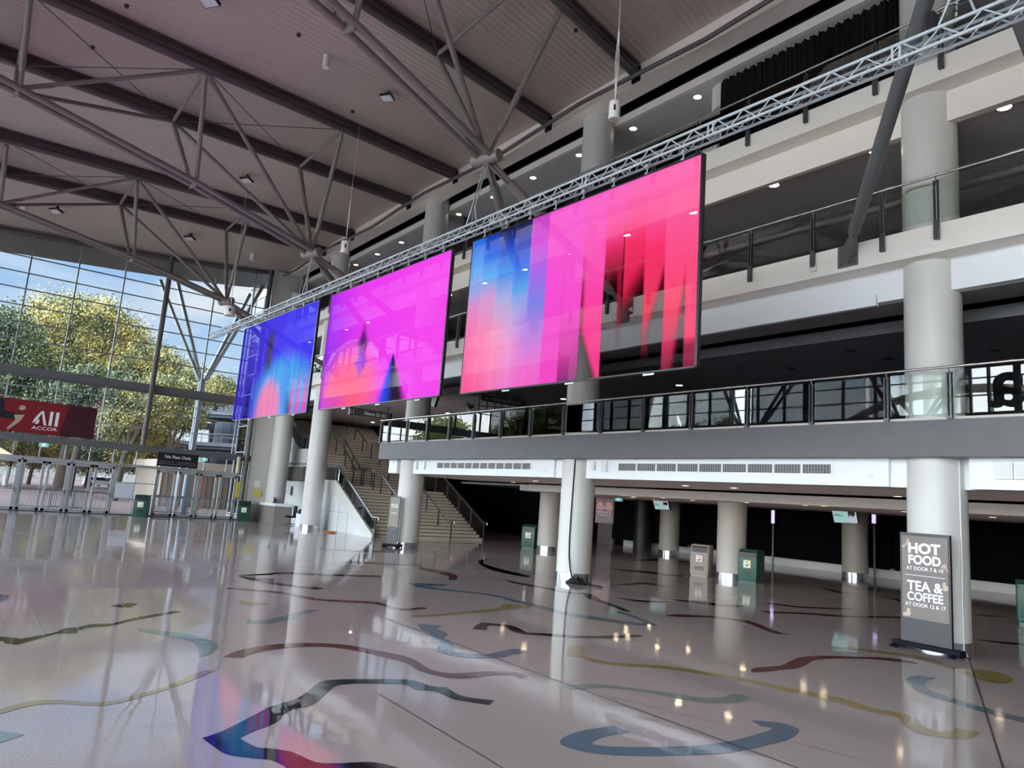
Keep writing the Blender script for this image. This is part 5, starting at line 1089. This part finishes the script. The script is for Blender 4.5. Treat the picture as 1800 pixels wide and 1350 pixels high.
# ================================================================== REAR GLAZED WALL (behind the viewer)
rear = thing('wall_rear', None, None, (0, -9, 0), kind='structure')
mb = MB(); mb.box((-43.9, -9.15, 7.35), (X1, -8.8, 8.1)); mb.box((-43.9, -9.15, 3.3), (X1, -8.8, 3.6)); part('beam', mb, beamg, rear)
mb = MB()
for k in range(34): x = -43.9+1.8*k; mb.box((x-.05, -9.1, 0), (x+.05, -8.9, 12.4))
part('mullion', mb, beamg, rear)
mb = MB()
for z in (1.2, 2.4, 4.5, 5.5, 6.5, 8.95, 9.8, 10.65, 11.5, 12.25): mb.box((-43.9, -9.05, z-.03), (X1, -8.95, z+.03))
part('transom', mb, beamg, rear)
mb = MB(); mb.box((-43.9, -9.02, 0), (X1, -9.0, 12.4)); part('glass_panes', mb, gfac, rear)
mb = MB()
for x in (-33, -22.5, -12, -1.5): mb.tube((x, -8.6, 0), (x, -8.6, 12.2), .16, 12)
part('wind_column', mb, steeld, rear, True)
mb = MB()
for x in (-27.5, -17.5, -7.5):
    for dx in (-3.4, -2.6, 2.6, 3.4): mb.tube((x+dx*.15, -10.4, 7.6), (x+dx, -11.6, 12.1), .11, 10)
part('outside_strut', mb, alu, rear, True)
text('window_lettering', 'a', (-11.9, -9.1, 8.3), (-1, 0, 0), (0, 0, 1), 1.7, black, rear, width=1.5, bold=.02); text('window_lettering', 'f', (-10.4, -9.1, 8.3), (-1, 0, 0), (0, 0, 1), 2.6, black, rear, width=1.1, bold=.02)
mb = MB(); mb.box((-43.9, -9.2, 12.2), (X1, -8.8, deckz(0, -9)+.2)); struct('trim_41', mb, beamg)
# far end enclosure of the stair hall
e_ = thing('window_6', None, None, (-52, 25, 0), kind='structure'); mb = MB()
for k in range(10): mb.box((-52.1, 15.3+k*2.3, 0), (-51.95, 15.4+k*2.3, 15.9))
for z in (.05, 2, 4.2, 6, 8.2, 9.6, 11, 12.4, 14, 15.7): mb.box((-52.1, 15.3, z), (-52, 36, z+.08))
part('window_frame', mb, mull, e_); mb = MB(); mb.box((-52.05, 15.3, 0), (-52.03, 36, 15.9)); part('pane', mb, gfac, e_)
e_ = thing('window_7', None, None, (-48, 15.35, 0), kind='structure'); mb = MB()
for k in range(5): mb.box((-52+k*2, 15.3, 0), (-51.9+k*2, 15.4, 15.2))
for z in (.05, 2.6, 4.2, 6, 8.2, 9.6, 11, 12.4, 14): mb.box((-52, 15.3, z), (-44, 15.4, z+.06))
part('window_frame', mb, mull, e_); mb = MB(); mb.box((-52, 15.35, 0), (-44, 15.36, 15.2)); part('pane', mb, gfac, e_)
mb = MB(); mb.box((-52.1, 15.3, 15.2), (-44, 36, 15.9)); struct('trim_42', mb, cream)
mb = MB(); mb.box((-51.9, 23.6, 0), (-51.6, 36, 7)); mb.box((-51.6, 23.5, 0), (-46, 23.6, 4.2)); struct('wall_stair_side', mb, wall_dk)
# ================================================================== OUTSIDE
mb = MB(); mb.box((-43.95, -300, -.35), (200, -9.2, -.02)); struct('ground_bounce', mb, mat('bounce_concrete', (.90, .85, .77), .8, noise=(.3, .06)))  # unseen pale ground added behind the viewer, bouncing daylight up to the roof
mb = MB(); mb.box((-400, -300, -.35), (-43.95, 300, -.02))
pv = mat('brick_paving', (.12, .072, .06), .8, noise=(.4, .25)); struct('ground_plaza', mb, pv)
# outside V struts at the end wall
for (px, py), (tx, ty), lab in (((350, 668), (283, 496), 'outermost white roof strut outside the glass, leaning over the big tree'), ((353, 668), (308, 478), 'white roof strut outside the glass, second from the big tree'), ((360, 668), (438, 520), 'white roof strut outside the glass leaning toward the gallery, in front'), ((363, 668), (466, 498), 'white roof strut outside the glass leaning toward the gallery, steeper one')):
    a = atx(px, py, -46.5); b_ = atx(tx, ty, -48.3); b_ = a+(b_-a)*1.02; mb = MB(); mb.tube(a, b_, .12, 12); single('roof_strut', mb, alu, lab, 'strut', smooth=True)
mb = MB(); mb.tube((-46.5, 11.15, 0), (-46.5, 11.15, 8.25), .2, 16); single('canopy_post', mb, mat('blue_grey_post', (.3, .35, .4), .5), 'grey post outside the glass carrying the leaning roof struts', 'post', smooth=True)
# trees
def leafmat(name, c1, c2):
    m_ = mat(name, c1, .7); t = m_.node_tree; b = t.nodes['Principled BSDF']; a_ = t.nodes.new('ShaderNodeTexCoord'); n_ = t.nodes.new('ShaderNodeTexNoise'); n_.inputs['Scale'].default_value = .55; n_.inputs['Detail'].default_value = 6
    r_ = t.nodes.new('ShaderNodeValToRGB'); r_.color_ramp.elements[0].position = .38; r_.color_ramp.elements[1].position = .62; r_.color_ramp.elements[0].color = (*c1, 1); r_.color_ramp.elements[1].color = (*c2, 1)
    t.links.new(a_.outputs['Object'], n_.inputs[0]); t.links.new(n_.outputs[0], r_.inputs[0]); t.links.new(r_.outputs[0], b.inputs['Base Color']); return m_
lf1 = leafmat('leaf_olive', (.06, .085, .035), (.32, .29, .10)); lf2 = leafmat('leaf_green', (.025, .045, .03), (.12, .15, .06)); lf3 = leafmat('leaf_gold', (.065, .09, .04), (.46, .38, .12))
lfr = leafmat('leaf_backlit', (.10, .14, .05), (.3, .3, .1)); t = lfr.node_tree; tl_ = t.nodes.new('ShaderNodeBsdfTranslucent'); tl_.inputs[0].default_value = (.85, .9, .4, 1); ms_ = t.nodes.new('ShaderNodeMixShader'); ms_.inputs[0].default_value = .6
t.links.new(t.nodes['Principled BSDF'].outputs[0], ms_.inputs[1]); t.links.new(tl_.outputs[0], ms_.inputs[2]); t.links.new(ms_.outputs[0], t.nodes['Material Output'].inputs[0])
def tree(x, y, z0, h, blobs, mt, label, trunk=.4, nleaf=9000, lsz=.3, forks=4, grp='trees outside the glass'):
    rnd = random.Random(int(abs(x)*13+abs(y)*7)); e_ = thing('tree', label, 'tree', (x, y, z0), grp)
    mb = MB(); mb.tube((x, y, z0), (x+.3, y+.2, z0+h*.35), trunk, 10, trunk*.7)
    for k, (bx, by, bz, br) in enumerate(blobs[:forks+2]):
        m1 = Vector((x+.3+(bx)*.35, y+.2+(by)*.35, z0+h*.35+(bz-h*.35)*.45)); c = Vector((x+bx, y+by, z0+bz)); mb.tube((x+.3, y+.2, z0+h*.33), m1, trunk*.5, 8, trunk*.35); mb.tube(m1, c, trunk*.35, 8, trunk*.12)
    part('trunk', mb, bark, e_, True)
    mb = MB(); tot = sum(b[3]**2 for b in blobs)
    for bx, by, bz, br in blobs:
        nl = int(nleaf*br*br/tot); cl = [(rnd.gauss(0, 1), rnd.gauss(0, 1), rnd.gauss(0, 1)) for _ in range(max(6, nl//60))]; cl = [Vector(c).normalized()*br*rnd.uniform(.7, 1) for c in cl]
        for _ in range(nl):
            c = rnd.choice(cl); s_ = br*.22; p = Vector((x+bx, y+by, z0+bz))+Vector((c.x+rnd.gauss(0, s_), c.y+rnd.gauss(0, s_), (c.z)*.75+rnd.gauss(0, s_*.8)))
            a = Vector((rnd.gauss(0, 1), rnd.gauss(0, 1), rnd.gauss(0, 1))).normalized(); b_ = a.orthogonal().normalized(); l_ = lsz*rnd.uniform(.6, 1.3); o = len(mb.v)
            mb.v += [tuple(p-a*l_), tuple(p+b_*l_*.6), tuple(p+a*l_), tuple(p-b_*l_*.6)]; mb.f.append((o, o+1, o+2, o+3)); mb.mi.append(0)
    part('foliage', mb, mt, e_)
# big tree: crown from pixels at x = -88
def bl(x, y, pts, X): 
    out = []
    for px, py, r in pts: q = atx(px, py, X); out.append((random.uniform(-2, 2)+(X-x), q.y-y, q.z, r))
    return out
bt = atz(100, 861); bx, by = -88, bt.y*88/abs(bt.x)
tree(bx, by, 0, 20, bl(bx, by, [(110, 560, 3.4), (165, 560, 3.0), (75, 600, 3.2), (200, 595, 3.6), (140, 610, 4.0), (250, 640, 3.2), (100, 655, 3.6), (190, 660, 4.0), (295, 665, 3.2), (60, 690, 3.2), (150, 700, 3.6), (240, 700, 3.2), (330, 690, 2.6)], -88), lf3, 'largest golden-crowned tree outside the glass end wall', .5, 120000, .125)
tree(-76, 1.0, 0, 14, bl(-76, 1, [(5, 590, 2.6), (20, 640, 3), (-10, 680, 3), (40, 710, 2.6), (10, 740, 2.4)], -76), lf2, 'darker green tree outside behind the red banner', .45, 40000, .12)
tree(-70, 7.6, 0, 13, bl(-70, 7.6, [(110, 700, 2.4), (150, 690, 2.4), (190, 720, 2.6), (60, 720, 2.2), (130, 745, 2.0), (215, 690, 2.2)], -72), lf2, 'dark leafy tree outside between the banner and the round post', .38, 42000, .115)
tree(-66, 10.5, 0, 11, bl(-66, 10.5, [(235, 700, 1.9), (265, 720, 1.9), (205, 740, 1.7), (290, 690, 1.9), (250, 760, 1.4)], -68), lf1, 'olive tree outside, just beside the round wind post', .3, 32000, .105)
tree(-84, 17.5, 0, 12, bl(-84, 17.5, [(300, 700, 2.2), (340, 680, 2.4), (320, 730, 2.2), (370, 690, 2.0)], -84), lf1, 'smaller olive tree outside in front of the spiral ramp', .35, 28000, .12)
for k, (px, X, r_, mt_, lb) in enumerate([(20, -104, 2.8, lf3, 'yellow-green tree seen over the first glass door'), (60, -108, 2.8, lf1, 'olive tree seen through the second glass door'), (160, -112, 3, lf3, 'yellow tree seen over the third glass door'), (215, -100, 2.6, lf2, 'green tree seen over the blank white board'), (255, -98, 2.3, lf3, 'yellow tree seen beside the No Pass Outs sign'), (120, -118, 3.0, lf1, 'distant olive tree behind the trunks'), (-60, -96, 3, lf1, 'olive tree at the picture edge past the first door')]):
    q = atx(px, 790, X); tree(X, q.y, 0, 8, [(0, -2, 5, r_), (0, 2, 5.4, r_), (1, 0, 7, r_), (-1, 0, 3.8, r_*.8)], mt_, lb, .25, 18000, .13)
for k in range(9):
    x = -56-11*k; tree(x, -46-(k % 3)*5, 0, 17, ([(-3, 0, 10, 4), (3, 0, 11, 4), (0, 0, 15, 4), (0, 2, 7, 4)] if k > 2 else [(-3, 0, 8, 3.5), (3, 0, 9.5, 3.5), (0, 0, 11.5, 3.5)]), lfr, 'backlit tree behind the viewer, %s of those reflected in the balustrade glass' % ORD[k], .5, 6000, .4, grp='trees reflected in the balustrade')
# stadium roof arch behind (reflected)
mb = MB()
for k in range(24):
    a = math.pi*k/24; b_ = math.pi*(k+1)/24; mb.tube((-52+34*math.cos(a), -110, 24*math.sin(a)+4), (-52+34*math.cos(b_), -110, 24*math.sin(b_)+4), .8, 8)
for k in range(14): a = math.pi*(k+.5)/14; mb.tube((-52+34*math.cos(a), -110, 4+24*math.sin(a)), (-52+22*math.cos(a), -116, 4+16*math.sin(a)), .4, 6)
single('stadium_roof', mb, mat('cream_arch', (.65, .6, .5), .6), 'cream arched roof frame outside, seen as a reflection in the balustrade glass', 'stadium roof')
# spiral ramp
ramp = thing('spiral_ramp', 'round multi-level pedestrian ramp with white edges outside the glass', 'ramp', (-107.5, 35.6, 0))
rc = Vector((-107.5, 35.6, 0)); rg = mat('ramp_grey', (.07, .08, .095), .7); rw = mat('ramp_white', (.16, .18, .20), .5)
for k, z in enumerate((3.2, 6.95, 10.95, 14.95)):
    mb = MB(); R0, R1 = 10.6, 16.5; nn_ = 40
    for i in range(nn_):
        a = 2*math.pi*i/nn_; b_ = 2*math.pi*(i+1)/nn_
        v = [(rc.x+r_*math.cos(t_), rc.y+r_*math.sin(t_), zz+.18*math.sin(t_)*2) for t_ in (a, b_) for r_ in (R0, R1) for zz in (z-.7, z)]
        mb.add(v, [(0, 1, 3, 2), (4, 5, 7, 6), (0, 4, 6, 2), (1, 3, 7, 5), (2, 6, 7, 3), (0, 1, 5, 4)])
    part('deck', mb, rg, ramp); mb = MB()
    for i in range(nn_):
        a = 2*math.pi*i/nn_; b_ = 2*math.pi*(i+1)/nn_; p = [(rc.x+(R1+.05)*math.cos(t_), rc.y+(R1+.05)*math.sin(t_), z+.36*math.sin(t_)) for t_ in (a, b_)]
        mb.obox((p[0][0], p[0][1], p[0][2]-.1), (p[1][0], p[1][1], p[1][2]-.1), .15, .45)
    part('edge_band', mb, rw, ramp); mb = MB()
    for i in range(nn_):
        a = 2*math.pi*i/nn_; b_ = 2*math.pi*(i+1)/nn_; p = [Vector((rc.x+(R1+.1)*math.cos(t_), rc.y+(R1+.1)*math.sin(t_), z+.36*math.sin(t_))) for t_ in (a, b_)]
        mb.tube(p[0]+Vector((0, 0, 1.2)), p[1]+Vector((0, 0, 1.2)), .05, 5); mb.tube(p[0], p[0]+Vector((0, 0, 1.25)), .05, 5); mb.tube(p[0]+Vector((0, 0, .7)), p[1]+Vector((0, 0, .7)), .025, 4)
    part('railing', mb, rw, ramp)
mb = MB(); mb.tube((rc.x, rc.y, 0), (rc.x, rc.y, 17), 7, 24); part('core', mb, mat('ramp_core', (.05, .06, .08), .7), ramp)
for a in (2.6, 3.4, 4.2, 5.0, 5.8, .2): 
    mb = MB(); mb.tube((rc.x+15*math.cos(a), rc.y+15*math.sin(a), 0), (rc.x+15*math.cos(a), rc.y+15*math.sin(a), 14.8), .42, 12); part('support_post', mb, rw, ramp, True)
# tan service building behind the second doors
e_ = thing('service_building', 'low tan cladded building with a cream roof edge outside the second doors', 'building', (-66, 18, 0))
mb = MB(); mb.box((-70, 12.5, 0), (-60, 24, 2.9)); part('wall', mb, mat('tan_cladding', (.17, .13, .095), .6), e_); mb = MB(); mb.box((-70.3, 12.2, 2.9), (-59.7, 24.3, 3.5)); part('roof_edge', mb, mat('cream_roof', (.3, .24, .18), .6), e_)
mb = MB()
for k in range(28): mb.box((-60.0, 12.5+k*.41, 0), (-59.96, 12.53+k*.41, 2.9))
part('cladding_joint', mb, mat('clad_joint', (.16, .12, .09), .7), e_)
for k, (y, col) in enumerate(((14.0, rw), (15.7, redm))):
    mb = MB(); mb.tube((-55, y*.9, 0), (-55, y*.9, 2.9), .16 if k == 0 else .1, 12); single('bollard_post', mb, col, ('pale round post outside the second doors', 'red post outside the second doors')[k], 'post', smooth=True)
# barriers
def barrier(x, y, w, ang, label):
    e_ = thing('crowd_barrier', label, 'barrier', (x, y, 0), 'crowd barriers outside the doors'); d = Vector((math.sin(ang), math.cos(ang), 0)); o = Vector((x, y, 0)); u = Vector((0, 0, 1))
    mb = MB(); a = o-d*w/2; b_ = o+d*w/2; mb.path([a+u*.15, a+u*1.05, b_+u*1.05, b_+u*.15, a+u*.15], .022, 6); part('frame', mb, mull, e_)
    for k in range(1, int(w/.11)):
        c = a+d*.11*k; mb = MB() if k == 1 else mb; mb.tube(c+u*.15, c+u*1.05, .011, 5)
    part('bars', mb, mull, e_); nrm = Vector((d.y, -d.x, 0)); mb = MB()
    for q in (a, b_): mb.tube(q-nrm*.25+u*.03, q+nrm*.25+u*.03, .02, 5); mb.tube(q+u*.03, q+u*.2, .02, 5)
    part('foot', mb, mull, e_)
for k, (x, y, w_, an) in enumerate([(-46, 3.6, 1.4, .2), (-46.3, 4.6, 1.6, .1), (-46, 5.5, 1.4, -.2), (-46.5, 6.2, 1.6, .1), (-46, 9.4, 1.5, .1), (-46.4, 10.2, 1.6, -.1), (-46, 10.9, 1.3, .2), (-46.5, 11.8, 1.5, 0), (-46.8, 5.2, 1.8, .3), (-46.7, 9.9, 1.8, -.3)]):
    barrier(x, y, w_, an, 'grey crowd barrier, %s in the row outside the %s doors' % (ORD[(0, 1, 2, 3, 0, 1, 2, 3, 4, 4)[k]], 'banner-side' if y < 8 else 'black-sign'))
# shade sail, pale hall, cars
e_ = thing('shade_sail', 'pale orange shade sail on a grey post outside the first doors', 'shade sail', (-85, 0, 0)); P = [atx(-30, 770, -85), atx(24, 801, -80), atx(26, 805, -90), atx(-30, 822, -85)]
mb = MB(); mb.prism(P, (0, 0, .05)); part('sail', mb, mat('sail_cloth', (.36, .25, .16), .7), e_); a = atx(14, 820, -84); mb = MB(); mb.tube((a.x, a.y, 0), (a.x, a.y, a.z), .2); part('post', mb, mull, e_)
for k, (px, X) in enumerate(((176, -120), (190, -127))):
    q = atz(px, 845); y = q.y*X/q.x; e_ = thing('parked_car', ('white car parked far outside, seen through the fourth door', 'white car parked behind the other far car')[k], 'car', (X, y, 0))
    mb = MB(); mb.prism([(X-.9, y+a, z) for a, z in ((-2.1, .3), (2.1, .3), (2.1, .85), (1.2, .95), (.6, 1.45), (-1.3, 1.45), (-2.0, .95))], (1.8, 0, 0)); part('body', mb, white, e_, bev=.05); mb = MB(); mb.prism([(X+.91, y+a, z) for a, z in ((-1.7, .95), (1.1, .95), (.55, 1.38), (-1.2, 1.38))], (.01, 0, 0)); part('side_windows', mb, black, e_)
    for dy in (-1.3, 1.3): mb = MB(); mb.tube((X+.7, y+dy, .33), (X+.95, y+dy, .33), .33, 16); part('wheel', mb, black, e_)
e_ = thing('distant_hall', 'pale distant building far behind the trees', 'building', (-190, 20, 0)); mb = MB(); mb.box((-200, -30, 0), (-190, 60, 9)); part('wall', mb, mat('pale_building', (.22, .22, .22), .7), e_)
mb = MB()
for k in range(22): mb.box((-190, -28+k*4, 3), (-189.9, -26+k*4, 5)); mb.box((-190, -28+k*4, 6), (-189.9, -26+k*4, 8))
part('windows', mb, mat('hall_window', (.1, .12, .15), .3), e_)
print('done', len(bpy.data.objects))
